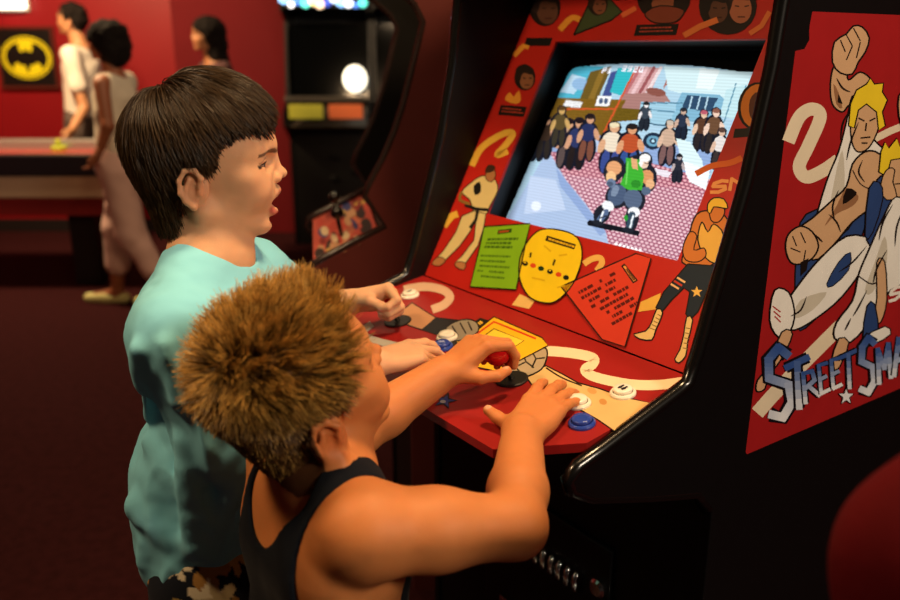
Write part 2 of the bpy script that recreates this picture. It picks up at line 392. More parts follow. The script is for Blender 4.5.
# ================================================================== the taller boy in the turquoise shirt
def boy_tall():
    root = person('standing boy in a turquoise T-shirt with straight brown hair and open mouth', (-.37, 1.13, 0))
    px, py = 197, 188; d = nrm(ray(px, py)); t = 1.13
    O = PX(px, py, t); Fh = nrm([d[1], -d[0], 0]); Rt = nrm([d[0]*-1, d[1]*-1, 0])
    a = math.radians(-4.5); Fw = Fh*math.cos(a) + np.array([0, 0, 1])*math.sin(a); Up = np.cross(Rt, Fw)
    f = Frame(O, Rt, Fw, Up, .001*t/1.069)
    mo = 11.5; b = Body(); head(b, f, mo, back=10)
    NB = np.array([-.330, 1.118, 1.135])
    b.cone(f.w((0, 4, -20)), NB+[0.0, 0, .02], .043, .046, .02)
    b.cone(f.w((0, 25, -30)), NB+[.02, 0, .015], .028, .034, .025)
    SR = np.array([-.338, 1.005, 1.075]); SL = np.array([-.302, 1.25, 1.085]); HP = np.array([-.348, 1.13, .74])
    lat = nrm(SR-SL)
    b.cone(NB-[0, 0, .1], HP, .075, .08, .03, sq=(lat, 1.5)); b.cone(SR+[0, .02, 0], SL-[0, .02, 0], .045, .045, .03); b.cone(NB+[0, 0, .005], NB-[.01, 0, .06], .05, .075, .03, sq=(lat, 1.6))
    ER = np.array([-.235, 1.005, .905]); WR = PX(377, 362, 1.185); EL = np.array([-.275, 1.405, .985]); WL = PX(353, 301, 1.415)
    for S, E, W in ((SR, ER, WR), (SL, EL, WL)):
        b.cone(S, E, .039, .029, .02); m = E+(W-E)*.3; b.cone(E, m, .029, .029, .015); b.cone(m, W, .029, .0205, .012)
    nails = []
    tgt = PX(458, 342, 1.262)
    hand(b, WR, tgt-WR, (-.05, -.25, 1), -1, 1.0, [(8, 22, 14), (18, 24, 16), (30, 34, 20), (30, 36, 20)], (8, -2, -10, -20), [(12, 14, -6), (28, 32, -14), (38, 50, -18), (46, 66, -20)], nails)
    hand(b, WL, PX(404, 294, 1.405)-WL, (-.15, .75, .55), 1, .98, [(62, 82, 45), (66, 85, 50), (66, 85, 50), (64, 80, 50)], (2, 0, -2, -4), [(14, 14, -8), (24, 36, -22), (20, 55, -34), (8, 66, -40)], nails)
    for y, k in ((1.045, -1), (1.215, 1)):
        hp = np.array([-.348, y, .72]); kn = np.array([-.340, y+.005*k, .38]); an = np.array([-.375, y+.01*k, .07])
        b.cone(hp, kn, .072, .047, .03); m = kn+(an-kn)*.35; b.cone(kn, m, .046, .046, .02); b.cone(m, an, .046, .031, .02); b.cone(an-[.01, 0, .02], an+[.13, 0, -.045], .03, .022, .02)
    skin = lin('dca880'); V, Q, C = skin_mesh(b, .0014, root, skin)
    poly = [(99, 112), (93, 98), (84, 86), (62, 83), (38, 74), (22, 62), (15, 28), (7, 22), (2, 36), (-12, 39), (-23, 28), (-23, -10), (-24, -50), (-40, -60), (-70, -40), (-125, 20), (-130, 180), (60, 190), (140, 130)]
    C = paint_head(V, C, f, mo, lin('b8564e'), lin('3a2216'), lin('2a180e'), poly); C = paint_nails(V, C, nails, lin('e8b8a0'))
    put('body', V, Q, C, SKIN, root)
    # hair: straight, from the crown forwards and down, cut at the fringe, round the ear and at the nape
    hb = Body(); hb.ell((0, 8, 62), (70, 85, 75), 0, f); hb.ell((0, 44, 52), (60, 51, 48), 18, f); hb.cone((0, -10, 10), (0, 2, -60), 50, 44, 20, f); hb.ell((0, 30, 5), (60, 50, 50), 20, f)
    crown = np.array([0, -48, 134.])
    def comb(L, s, rv):
        v = L-crown; v = v/(np.linalg.norm(v, axis=1, keepdims=True)+1e-6); v[:, 2] -= .35; v[:, 0] += rv[:, 0]*.10; v[:, 1] += rv[:, 1]*.10 + .12; v[:, 2] += rv[:, 2]*.05; return v
    def lift(L, s, rv):
        top = np.clip((L[:, 2]+20)/120, 0, 1); return 1.5+(3+6.5*top)*(np.minimum(np.abs(rv[:, 2]), 1.5)*.6+.3)*min(1, s*3)
    allV = []; allQ = []; allC = []; off = 0
    for seed, n, w in ((3, 9000, .75), (4, 9000, .55)):
        paths, rv = grow_hair(hb, f, poly, n, 8, 9.5, comb, lift, jitter=4.5, seed=seed)
        u = RNG.random(len(paths)); c0 = np.array(lin('22160c'))[None]*(.7+.6*u[:, None]); c1 = np.array(lin('3c2a13'))[None]*(.7+.8*u[:, None])
        v, q, c = strands_mesh(paths, w*.001, .00028, c0, c1); allV.append(v); allQ.append(q+off); allC.append(c); off += len(v)
    fp = [(101, 97), (95, 84), (86, 74), (70, 74), (45, 72), (30, 80), (60, 160), (140, 130)]
    paths, rv = grow_hair(hb, f, fp, 900, 8, 7.6, comb, lambda L, s, rv: 1.2+3*np.minimum(np.abs(rv[:, 2]), 1.2)*min(1, s*3), jitter=3, seed=9)
    v, q, c = strands_mesh(paths, .0008, .0003, np.tile(np.array(lin('24160d')), (len(paths), 1)), np.tile(np.array(lin('32200f')), (len(paths), 1))); allV.append(v); allQ.append(q+off); allC.append(c)
    put('hair', np.concatenate(allV), np.concatenate(allQ), np.concatenate(allC), HAIR, root)
    # T-shirt
    s = Body(); s.cone(NB-[-.003, 0, .085], HP-[-.004, 0, .02], .084, .096, .04, sq=(lat, 1.4)); s.cone(SR+[.0, .02, .003], SL+[0, -.02, .003], .050, .050, .04); s.cone(NB+[-.004, 0, .0], NB-[.01, 0, .06], .055, .085, .045, sq=(lat, 1.7))
    s.cone(HP+[-.015, 0, .08], HP+[-.015, 0, .0], .092, .104, .05, sq=(lat, 1.3))
    mR = SR+(ER-SR)*.72; mL = SL+(EL-SL)*.62
    s.cone(SR, mR+[-.012, 0, -.012], .056, .064, .03); s.cone(SL, mL, .055, .06, .03)
    for p0, p1, r0, r1 in (((138, 350), (150, 415), 5, 9), ((165, 345), (180, 400), 5, 9), ((150, 440), (215, 500), 8, 13), ((215, 520), (262, 455), 14, 8), ((140, 505), (200, 545), 12, 14), ((185, 440), (195, 540), 8, 12)):
        def skinpt(p):                     # where this fold lies: on the cloth, along the line of sight
            o = CAM; r = nrm(ray(*p)); q = o + r*.75
            for _ in range(60):
                dd = s(q[None])[0]; q = q + r*max(dd, -.01)
                if abs(dd) < .0005: break
            return q
        s.cone(skinpt(p0), skinpt(p1), r0*.0012, r1*.0012, .018)
    s.half(HP-[0, 0, .058], (-.05, 0, -1), .004)
    ax = nrm(mR-SR); s.cone(mR+ax*.03, mR+ax*.2, .049, .06, .004, mode='s'); ax = nrm(mL-SL); s.cone(mL+ax*.045, mL+ax*.2, .046, .055, .004, mode='s')
    s.ell(f.w((0, 2, -55))+[0.012, 0, -.012], (.064, .056, .075), .006, mode='s', axes=((1, 0, .35), (0, 1, 0), (-.35, 0, 1)))
    def disp(P):
        w = .03*np.stack([vnoise(P, .12, 31), vnoise(P, .12, 32), vnoise(P, .12, 33)], 1); q = P+w; g = q.copy(); g[:, 2] = g[:, 2]*.28 + (q[:, 0]+q[:, 1])*.22
        r = 1-np.abs(vnoise(g, .05, 2))*2
        return -.0068*r*np.clip((1.09-P[:, 2])/.14, .10, 1) + .0012*vnoise(q, .02, 9)
    s.disp = lambda P: disp(P)*np.clip((P[:, 2]-(HP[2]-.06))/.05, .0, 1)
    V, Q = s.mesh(.0035); C = np.tile(lin('8cdcf2'), (len(V), 1)); put('shirt', V, Q, C, CLOTH, root)
    # collar rib
    k = Body(); ring = []
    for i in range(17):
        a = 2*math.pi*i/16; ring.append(f.w((0, 2, -55))+np.array([.012, 0, -.012])+np.array([.058*math.cos(a)+.004, .054*math.sin(a), -.030-.020*math.cos(a)]))
    # floral shorts
    q = Body(); q.cone(HP+[.005, 0, .02], HP+[.005, 0, -.06], .088, .094, .02, sq=(lat, 1.35))
    for y, kk in ((1.045, -1), (1.215, 1)): q.cone((-.345, y, .70), (-.342, y+.006*kk, .43), .086, .082, .03)
    q.half((0, 0, .43), (0, 0, -1), .003)
    q.disp = lambda P: .005*vnoise(P, .05, 4)
    V, Q = q.mesh(.0035)
    C = np.tile(lin('20242e'), (len(V), 1))
    for c in V[np.random.default_rng(5).integers(0, len(V), 170)]:
        rr = np.random.default_rng(int(abs(c[0])*1e6)); an = rr.uniform(0, 3.14); e = V-c; near = (np.abs(e) < .05).all(1)
        if not near.any(): continue
        z = e[near]; th = np.arctan2(z[:, 2], z[:, 0]+z[:, 1]*.8)+an; rad = np.linalg.norm(z, axis=1); pet = rad < .010+.018*np.abs(np.cos(th*2.5))
        cc = np.array(lin(['e8d2a0', 'd9b768', 'f0e4c4', 'b98a4a'][rr.integers(4)]))
        w = np.zeros(len(V)); w[near] = 1.0*pet; C = mixc(C, cc*rr.uniform(.75, 1.05), w)
    put('shorts', V, Q, C, CLOTH, root)
    for y, k in ((1.045, -1), (1.215, 1)):
        h = Body(); A0 = np.array([-.39, y+.01*k, .045]); h.chain([A0, A0+[.07, 0, -.004], A0+[.15, 0, -.012]], [.042, .04, .032], .02); h.cone(A0+[.01, 0, .03], A0, .04, .042, .02); h.half((0, 0, .004), (0, 0, -1), .003)
        h.half(A0+[0, 0, .052], (0, 0, 1), .003); V, Q = h.mesh(.005); C = np.tile(lin('d8d4cc'), (len(V), 1)); C[V[:, 2] < .022] = lin('6a6660'); put('shoe', V, Q, C, LEATHER, root)
    return root
# ================================================================== the smaller boy in the tank top
def boy_small():
    root = person('small boy in a dark tank top with spiky golden brown hair beside the taller boy', (-.17, .83, 0))
    f0 = nrm((.80, .60, 0)); Rt = nrm((f0[1], -f0[0], 0)); a = math.radians(20); Fw = f0*math.cos(a)+np.array([0, 0, math.sin(a)])
    ro = math.radians(3); Rt = nrm(Rt*math.cos(ro) - np.array([0, 0, 1])*math.sin(ro)); Fw = nrm(Fw-Rt*(Fw@Rt)); Up = np.cross(Rt, Fw)
    sc = 1.0; O = PX(334, 441, .865) - Rt*.066*sc
    f = Frame(O, Rt, Fw, Up, .001*sc); b = Body(); head(b, f, 0, chub=4, ear=1.1)
    NB = np.array([-.140, .835, .975]); lat = nrm((.60, -.80, 0)); fw = np.array([.80, .60, 0])
    SR = np.array([-.082, .738, .958]); SL = np.array([-.200, .912, .955]); HP = np.array([-.145, .80, .60])
    b.cone(f.w((0, 2, -12)), NB+[0, 0, .0], .041, .045, .02); b.cone(f.w((0, 22, -30)), NB+fw*.02, .026, .034, .025)
    b.cone(NB-[0, 0, .11], HP, .072, .075, .03, sq=(lat, 1.45)); b.cone(SR-lat*.02, SL+lat*.02, .04, .04, .03); b.cone(NB+[0, 0, .0], NB-[0, 0, .07], .042, .07, .035, sq=(lat, 1.6))
    for S, sg in ((SR, 1), (SL, -1)):
        b.ell(S-fw*.035-lat*sg*.045-[0, 0, .055], (.05, .03, .06), .03, axes=(lat, fw, (0, 0, 1)))
    ER = np.array([.068, .772, .943]); WR = PX(522, 434, 1.022); EL = np.array([-.128, .985, .945]); WL = PX(443, 373, 1.135)
    b.ell(SR, .043, .02)
    b.cone(SR, SR+(ER-SR)*.45, .043, .040, .025); b.cone(SR+(ER-SR)*.45, ER, .040, .032, .02)
    m = ER+(WR-ER)*.35; b.cone(ER, m, .031, .0325, .015); b.cone(m, WR, .0325, .0245, .012)
    b.cone(SL, EL, .042, .033, .02); m = EL+(WL-EL)*.35; b.cone(EL, m, .032, .032, .015); b.cone(m, WL, .032, .024, .012)
    nails = []
    tip = on_z(562, 384, .994)
    hand(b, WR, tip-WR, (-.15, -.28, 1), -1, 1.06, [(4, 10, 8), (6, 10, 8), (8, 12, 8), (8, 14, 10)], (8, 2, -4, -9), [(10, 10, -5), (28, 22, -8), (46, 27, -6), (60, 31, -2)], nails)
    hand(b, WL, PX(484, 339, 1.15)-WL, (-.25, -.1, 1), 1, 1.0, [(38, 52, 38), (44, 56, 38), (48, 58, 40), (50, 58, 40)], (5, 1, -3, -8), [(15, 12, -6), (34, 32, -22), (40, 52, -34), (36, 68, -40)], nails)
    for sg in (1, -1):
        hp = HP+lat*sg*.06-[0, 0, .02]; kn = np.array([hp[0], hp[1], .32])+fw*.02; an = np.array([hp[0], hp[1], .06])-fw*.01
        b.cone(hp, kn, .066, .044, .03); m = kn+(an-kn)*.35; b.cone(kn, m, .043, .043, .02); b.cone(m, an, .043, .03, .02); b.cone(an-[0, 0, .02], an+fw*.11-[0, 0, .04], .027, .02, .02)
    skin = lin('c77c46'); V, Q, C = skin_mesh(b, .0019, root, skin)
    poly = [(72, 128), (66, 106), (54, 88), (40, 66), (30, 46), (22, 18), (12, 14), (6, 32), (-10, 34), (-20, 24), (-21, -8), (-28, -34), (-48, -44), (-80, -30), (-125, 20), (-130, 190), (60, 195), (130, 150)]
    C = paint_head(V, C, f, 0, lin('b05a48'), lin('7a5230'), lin('3c2412'), poly, .35, 42); C = paint_nails(V, C, nails, lin('dca888'))
    put('body', V, Q, C, SKIN, root)
    hb = Body(); hb.ell((0, 3, 62), (70, 90, 75), 0, f); hb.ell((0, 44, 52), (60, 51, 48), 18, f); hb.cone((0, -20, 10), (0, -6, -60), 52, 46, 20, f); hb.ell((0, 30, 5), (60, 50, 50), 20, f)
    g = np.random.default_rng(21); cl = np.array([0, 3, 55])+nrm(1)*0+g.normal(size=(1600, 3)); cl = (cl-[0, 3, 55]); cl /= np.linalg.norm(cl, axis=1, keepdims=True); cd = g.normal(size=(1600, 3))
    crown = np.array([10, -62, 118.])
    def topness(L): return sstep(15, 100, L[:, 2]+.22*(L[:, 1]))
    def comb(L, s, rv):
        u = (L-[0, 3, 55])/[70, 92, 82]; un = u/(np.linalg.norm(u, axis=1, keepdims=True)+1e-9); idx = np.argmax(un @ cl.T, 1)
        tp = topness(L)[:, None]; v = L-crown; v = v/(np.linalg.norm(v, axis=1, keepdims=True)+1e-6); v[:, 2] -= .25
        up = un.copy(); up[:, 2] += .25
        fr = sstep(30, 80, L[:, 1])[:, None]; return v*(1.0-.35*tp)*(1-.75*fr) + up*(.25+.50*tp) + cd[idx]*(.06+.20*tp) + rv*(.07+.07*tp) + np.array([0, -.35, .3])*fr*tp
    def lift(L, s, rv): return .5+s*(2+4*topness(L))
    allV = []; allQ = []; allC = []; off = 0
    for seed, n, w in ((3, 9000, .5), (4, 11000, .36), (5, 2600, .42)):
        # length by place: short at the sides and nape, long and spiky on top
        rr = np.random.default_rng(seed+50)
        paths, rv = grow_hair(hb, f, poly, n, 6, 4.6, comb, lift, seed=seed, stop=False)
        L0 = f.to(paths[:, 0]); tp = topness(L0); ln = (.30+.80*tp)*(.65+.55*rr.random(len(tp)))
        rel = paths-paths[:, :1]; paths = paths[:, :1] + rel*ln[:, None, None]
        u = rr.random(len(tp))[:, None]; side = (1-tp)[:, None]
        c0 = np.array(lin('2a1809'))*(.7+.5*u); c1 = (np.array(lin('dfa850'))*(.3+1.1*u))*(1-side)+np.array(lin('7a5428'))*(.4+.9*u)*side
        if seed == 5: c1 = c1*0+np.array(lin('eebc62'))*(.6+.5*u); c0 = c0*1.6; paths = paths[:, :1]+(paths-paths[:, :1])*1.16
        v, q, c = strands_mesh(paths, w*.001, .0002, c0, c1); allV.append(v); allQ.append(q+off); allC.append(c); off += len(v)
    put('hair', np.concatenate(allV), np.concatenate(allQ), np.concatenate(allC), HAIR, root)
    # tank top: inflated torso, deep arm holes and a scooped neck leaving straps
    s = Body(); s.cone(NB-[0, 0, .11], HP, .079, .086, .03, sq=(lat, 1.45)); s.cone(SR-lat*.02, SL+lat*.02, .0455, .0455, .03); s.cone(NB, NB-[0, 0, .07], .048, .076, .035, sq=(lat, 1.6))
    for S, sg in ((SR, 1), (SL, -1)): s.ell(S-fw*.035-lat*sg*.045-[0, 0, .055], (.055, .035, .065), .03, axes=(lat, fw, (0, 0, 1)))
    for S, sg in ((SR, 1), (SL, -1)):
        s.ell(S+lat*sg*.014-[0, 0, .05], (.062, .105, .122), .004, mode='s', axes=(lat, fw, (0, 0, 1)))
    s.ell(NB-fw*.05+[0, 0, .02], (.058, .05, .105), .004, mode='s', axes=(lat, fw, (0, 0, 1)))
    s.ell(NB+fw*.05+[0, 0, .02], (.052, .06, .085), .004, mode='s', axes=(lat, fw, (0, 0, 1)))
    s.half(HP-[0, 0, .06], (0, 0, -1), .004)
    s.disp = lambda P: .0022*vnoise(P*np.array([1, 1, .5]), .03, 6)
    V, Q = s.mesh(.003); C = np.tile(lin('0f131b'), (len(V), 1)); put('tank_top', V, Q, C, CLOTH, root)
    q = Body(); q.cone(HP+[0, 0, .01], HP-[0, 0, .05], .084, .09, .02, sq=(lat, 1.35))
    for sg in (1, -1): hp = HP+lat*sg*.06-[0, 0, .02]; q.cone(hp, np.array([hp[0], hp[1], .34])+fw*.02, .086, .07, .03)
    q.half((0, 0, .35), (0, 0, -1), .003); q.disp = lambda P: .004*vnoise(P, .05, 8)
    V, Q = q.mesh(.004); C = np.tile(lin('27304a'), (len(V), 1)); put('shorts', V, Q, C, CLOTH, root)
    for sg in (1, -1):
        hp = HP+lat*sg*.06; A0 = np.array([hp[0], hp[1], .04])-fw*.02
        h = Body(); h.chain([A0, A0+fw*.06, A0+fw*.125-[0, 0, .01]], [.036, .034, .028], .02); h.cone(A0+[0, 0, .025], A0, .034, .036, .02); h.half((0, 0, .004), (0, 0, -1), .003); h.half(A0+[0, 0, .04], (0, 0, 1), .003)
        V, Q = h.mesh(.005); C = np.tile(lin('c8c0b4'), (len(V), 1)); C[V[:, 2] < .02] = lin('55504a'); put('shoe', V, Q, C, LEATHER, root)
    return root
# ------------------------------------------------------------------ the fighting-game cabinet: x across, y into the cabinet, z up
EX = np.array([.578, -.816, 0]); EX /= np.linalg.norm(EX); EY = np.array([-EX[1], EX[0], 0])
A0 = on_z(425, 275, 1.0); A0 = np.array([A0[0], A0[1], 0])
W = .66; ORG = np.array([.33, .25, 0])
def cw(p): return A0 + EX*p[0] + EY*p[1] + np.array([0, 0, p[2]])
class Plane:
    """a flat printed surface of a cabinet, in that cabinet's own axes"""
    def __init__(s, p0, n, base=A0, ex=EX, ey=EY, org=ORG):
        s.p0 = np.asarray(p0, float); s.n = nrm(n); s.M = np.stack([ex, ey, np.array([0, 0, 1.])]); s.o = s.M @ (CAM-base); s.org = org; s.base = base
    def at(s, px, py):
        r = s.M @ ray(px, py); return s.o + r*(((s.p0-s.o) @ s.n)/(r @ s.n))
    def px(s, p):
        w = s.base + s.M.T @ np.asarray(p, float); v = w-CAM; d = v@FW; return 450+F*(v@RT)/d, 300-F*(v@UP)/d
GLOSSBLK = mat('black_laminate', '070607', rough=.45, spec=.25, noise=.15, nscale=60)
TMOLD = mat('black_edge_moulding', '090909', rough=.22, spec=.6)
PRINT = mat('printed_vinyl', rough=.5, spec=.22, vcol=True, noise=.05, nscale=25)
BLACKMASK = mat('black_card_mask', '050506', rough=.6)
CHROME = mat('chrome', 'c8c8c8', rough=.18, metal=1)
STEEL = mat('dark_steel', '2a2a2c', rough=.35, metal=.8)
class Art:
    def __init__(s, plane, gap=.0004, step=.000012): s.p = plane; s.V = []; s.Fc = []; s.C = []; s.n = 0; s.gap = gap; s.step = step
    def _face(s, pts, col, layer=None):
        if layer is None: layer = s.n; s.n += 1
        b = len(s.V); c = lin(col)
        for q in pts: s.V.append(s.p.at(q[0], q[1]) + s.p.n*(s.gap + s.step*layer) - s.p.org); s.C.append(c)
        s.Fc.append(list(range(b, b+len(pts))))
    def fill(s, col, pts, smooth=0, line=0, lc='140c08'):
        if smooth: pts = [tuple(q) for q in catmull(pts, smooth)]
        s._face(pts, col)
        if line: s.stroke(lc, list(pts)+[pts[0]], line)
        return s
    def stroke(s, col, pts, w, smooth=0, taper=False):
        if smooth: pts = [tuple(q) for q in catmull(pts, smooth, False)]
        P = [np.asarray(q[:2], float) for q in pts]; lay = s.n; s.n += 1; L = []; R_ = []
        for i in range(len(P)):
            d = nrm(P[min(i+1, len(P)-1)]-P[max(i-1, 0)]+1e-9); nn = np.array([-d[1], d[0]]); ww = w/2
            if taper: ww = w/2*max(.12, math.sin(math.pi*min(.98, (i+.35)/len(P))))
            L.append(P[i]+nn*ww); R_.append(P[i]-nn*ww)
        for i in range(len(P)-1): s._face([L[i], L[i+1], R_[i+1], R_[i]], col, lay)
        return s
    def dot(s, col, c, rx, ry=None, rot=0, line=0):
        ry = ry or rx; a = math.radians(rot)
        return s.fill(col, [(c[0]+rx*math.cos(t)*math.cos(a)-ry*math.sin(t)*math.sin(a), c[1]+rx*math.cos(t)*math.sin(a)+ry*math.sin(t)*math.cos(a)) for t in np.linspace(0, 2*math.pi, 20, endpoint=False)], line=line)
    def lines(s, col, quad, rows, fill=.5, seed=1, dens=.75):
        """rows of small print, too small to read, inside a four-cornered patch"""
        r = random.Random(seed); q = [np.asarray(x, float) for x in quad]
        g = lambda u, v: (q[0]*(1-u)+q[1]*u)*(1-v) + (q[3]*(1-u)+q[2]*u)*v
        for k in range(rows):
            u = r.uniform(0, .06); v0 = (k+.2)/rows; v1 = v0+fill/rows; end = r.uniform(.75, 1)
            lay = s.n; s.n += 1
            while u < end:
                w = r.uniform(.03, .12)
                if r.random() < dens+.2: s._face([g(u, v0), g(min(u+w, 1), v0), g(min(u+w, 1), v1), g(u, v1)], col, lay)
                u += w+.018
        return s
    def letters(s, txt, quad, w, col0, col1, edge=None, gap=.12):
        """block letters drawn with a pen inside a four-cornered patch, colour running from the top to the foot"""
        q = [np.asarray(x, float) for x in quad]; n = len(txt)
        g = lambda u, v: (q[0]*(1-u)+q[1]*u)*(1-v) + (q[3]*(1-u)+q[2]*u)*v
        for i, ch in enumerate(txt):
            u0, u1 = (i+gap/2)/n, (i+1-gap/2)/n
            for pas in ((0, 1) if edge else (1,)):
                for st in GLYPH[ch]:
                    pts = [g(u0+(u1-u0)*x, 1-y) for x, y in st]; vs = [1-y for x, y in st]
                    if not pas: s.stroke(edge, pts, w*1.75); continue
                    for a, b, va, vb in zip(pts, pts[1:], vs, vs[1:]):
                        lay = s.n; s.n += 1
                        for k in range(5):
                            t0, t1 = k/5, (k+1)/5; vm = va+(vb-va)*(t0+t1)/2; c = [x*(1-vm)+y*vm for x, y in zip(srgb(col0), srgb(col1))]
                            d = nrm(b-a); nn = np.array([-d[1], d[0]])*w/2; e0 = -d*w*.3 if k == 0 else 0*d; e1 = d*w*.3 if k == 4 else 0*d
                            s._face([a+(b-a)*t0+nn+e0, a+(b-a)*t1+nn+e1, a+(b-a)*t1-nn+e1, a+(b-a)*t0-nn+e0], c, lay)
        return s
    def build(s, name, parent, m=None):
        me = bpy.data.meshes.new(name); me.from_pydata([tuple(v) for v in s.V], [], s.Fc); me.update()
        a = me.color_attributes.new('Col', 'FLOAT_COLOR', 'POINT'); a.data.foreach_set('color', np.array([(*c, 1) for c in s.C], np.float32).ravel())
        return link_mesh(name, me, m or PRINT, parent)
def srgb(h): h = h.lstrip('#'); return [int(h[i:i+2], 16)/255 for i in (0, 2, 4)]
GLYPH = {'S': [[(.95, .85), (.6, 1), (.15, .88), (.1, .62), (.85, .42), (.9, .15), (.5, 0), (.05, .12)]], 'T': [[(0, 1), (1, .95)], [(.5, .97), (.45, 0)]],
 'R': [[(.1, 0), (.1, 1), (.8, .95), (.85, .6), (.15, .48)], [(.4, .5), (.95, 0)]], 'E': [[(.95, .97), (.12, 1), (.1, 0), (.95, .02)], [(.1, .5), (.75, .52)]],
 'M': [[(.05, 0), (.1, 1), (.5, .35), (.9, 1), (.95, 0)]], 'A': [[(0, 0), (.5, 1), (1, 0)], [(.22, .38), (.78, .38)]], 'N': [[(.05, 0), (.05, 1), (.95, 0), (.95, 1)]],
 'K': [[(.08, 0), (.08, 1)], [(.95, 1), (.1, .45)], [(.3, .58), (.98, 0)]]}
TB = math.atan2(.262, .512); SB, CB = math.sin(TB), math.cos(TB)
BEZ = Plane((0, 0, 1.0), (0, -CB, SB)); CPN = nrm((0, -.05, .29)); CPL = Plane((0, 0, 1.0), CPN); SIDE = Plane((W+.018, 0, 0), (1, 0, 0))
RIM = [(.03, .0), (.03, .80), (.0, .835), (-.10, .862), (-.205, .895), (-.238, .915), (-.243, .932), (-.228, .944), (-.19, .9545), (-.055, .9985), (-.036, 1.006), (-.028, 1.03),
       (-.0237+.002, 1.045), (.0446, 1.261), (.0725, 1.40), (.078, 1.46), (.085, 1.52), (.07, 1.60), (.055, 1.63), (.055, 1.80), (.07, 1.83), (.70, 1.83), (.75, 1.78), (.75, 0)]
def side_panel(bm, x0, x1, rim, org): add_prism(bm, [(x0-org[0], y-org[1], z) for y, z in rim], [(x1-org[0], y-org[1], z) for y, z in rim])
def on_bez(x, s, d=0):              # a point on the slanted glass: across, up the slope, inwards
    return np.array([x, s*SB + d*CB, 1.0 + s*CB - d*SB])
def quad_sheet(bm, pts, th, n):     # a thin plate from four corners
    n = np.asarray(n)*th; a = [Vector(p) for p in pts]; add_prism(bm, [p-Vector(n) for p in a], a)
def cabinet():
    root = empty('arcade_cabinet', tuple(cw(ORG)), math.atan2(EX[1], EX[0]), 'black upright arcade machine with red fighter artwork that the two boys are playing', 'arcade machine')
    o = lambda p: tuple(np.asarray(p, float)-ORG)
    for x0, x1, right in ((-.018, 0, False), (W, W+.018, True)):
        bm = bmesh.new(); side_panel(bm, x0, x1, RIM, ORG); p = obj('side_panel', bm, GLOSSBLK, root, bevel=.002)
        bm = bmesh.new(); xm = (x0+x1)/2-ORG[0]
        add_tube(bm, [(xm, y-ORG[1], z) for y, z in RIM[1:20]], .0098, 10); e = obj('edge_moulding', bm, TMOLD, p, smooth=True)
        if right: side_art(p)
    # bezel glass with the printed artwork and the monitor opening
    x0, x1, s0, s1 = .108, .553, .147, .489; top = .635
    bm = bmesh.new()
    for q in (((0, 0), (W, 0), (W, s0), (0, s0)), ((0, s1), (W, s1), (W, top), (0, top)), ((0, s0), (x0, s0), (x0, s1), (0, s1)), ((x1, s0), (W, s0), (W, s1), (x1, s1))):
        quad_sheet(bm, [o(on_bez(x, s)) for x, s in q], .005, BEZ.n)
    bez = obj('bezel', bm, mat('red_bezel_print', 'b8241a', rough=.4, spec=.3, coat=.0, noise=.05, nscale=20), root); bezel_art(bez)
    D = .055
    bm = bmesh.new(); a = [(x0, s0), (x1, s0), (x1, s1), (x0, s1)]; b = [(x0-.03, s0-.025), (x1+.05, s0-.025), (x1+.05, s1+.02), (x0-.03, s1+.02)]
    va = [bm.verts.new(o(on_bez(x, s, .0051))) for x, s in a]; vb = [bm.verts.new(o(on_bez(x, s, D+.02))) for x, s in b]
    for i in range(4): bm.faces.new((va[i], va[(i+1) % 4], vb[(i+1) % 4], vb[i]))
    obj('monitor_surround', bm, BLACKMASK, root); screen(root, x0-.015, x1+.035, s0-.012, s1+.01, D)
    # control panel
    CP = [(0, -.004), (0, -.205), (.075, -.29), (.585, -.29), (W, -.205), (W, -.004)]
    zt = lambda y: 1.0 + y*.05/.29
    bm = bmesh.new(); add_prism(bm, [o((x, y, zt(y)-.012)) for x, y in CP], [o((x, y, zt(y))) for x, y in CP])
    cp = obj('control_panel', bm, mat('red_panel_print', '931a18', rough=.5, spec=.25, coat=.0, noise=.06, nscale=18), root); panel_art(cp)
    bm = bmesh.new(); CQ = [(.001, -.01), (.001, -.2), (.078, -.283), (.582, -.283), (W-.001, -.2), (W-.001, -.01)]
    add_prism(bm, [o((x, min(y+.10, .02) if y < -.1 else .02, .86)) for x, y in CQ], [o((x, y, zt(y)-.0125)) for x, y in CQ]); obj('panel_box', bm, GLOSSBLK, root)
    Mp = lambda x, y: Matrix.Translation(o((x, y, zt(y)))) @ Vector((0, 0, 1)).rotation_difference(Vector(CPN)).to_matrix().to_4x4()
    def stick(x, y, lean, ball):
        M = Mp(x, y); j = empty('joystick', o((x, y, zt(y))), 0, None, None, None, root); off = -np.array(o((x, y, zt(y)))); sh = lambda v: tuple(np.asarray(v)+off)
        T = Matrix.Translation(tuple(off)) @ M
        bm = bmesh.new(); add_lathe(bm, [(.0235, .0008), (.0235, .0026), (.021, .0036), (.004, .0038)], 32, T); obj('dust_washer', bm, mat('black_washer', '0c0b0a', rough=.5), j, smooth=False)
        ln = Vector(lean); bm = bmesh.new(); add_tube(bm, [(0, 0, .002), tuple(ln*.8)], .0045, 10); obj('shaft', bm, CHROME, j, smooth=True)
        bm = bmesh.new(); bmesh.ops.create_uvsphere(bm, u_segments=32, v_segments=20, radius=.0195, matrix=Matrix.Translation(ln)); obj('ball', bm, mat('ball_'+ball, ball, rough=.12, spec=.6), j, smooth=True)
    ww = np.linalg.inv(np.stack([EX, EY, [0, 0, 1]], 1))
    b2 = ww @ (PX(497, 352, 1.158)-cw((.4652, -.1623, zt(-.1623)))); b1 = ww @ (PX(389, 296, 1.412)-cw((.15, -.1558, zt(-.1558))))
    stick(.4652, -.1623, b2, 'c01418'); stick(.15, -.1558, b1, 'b81818')
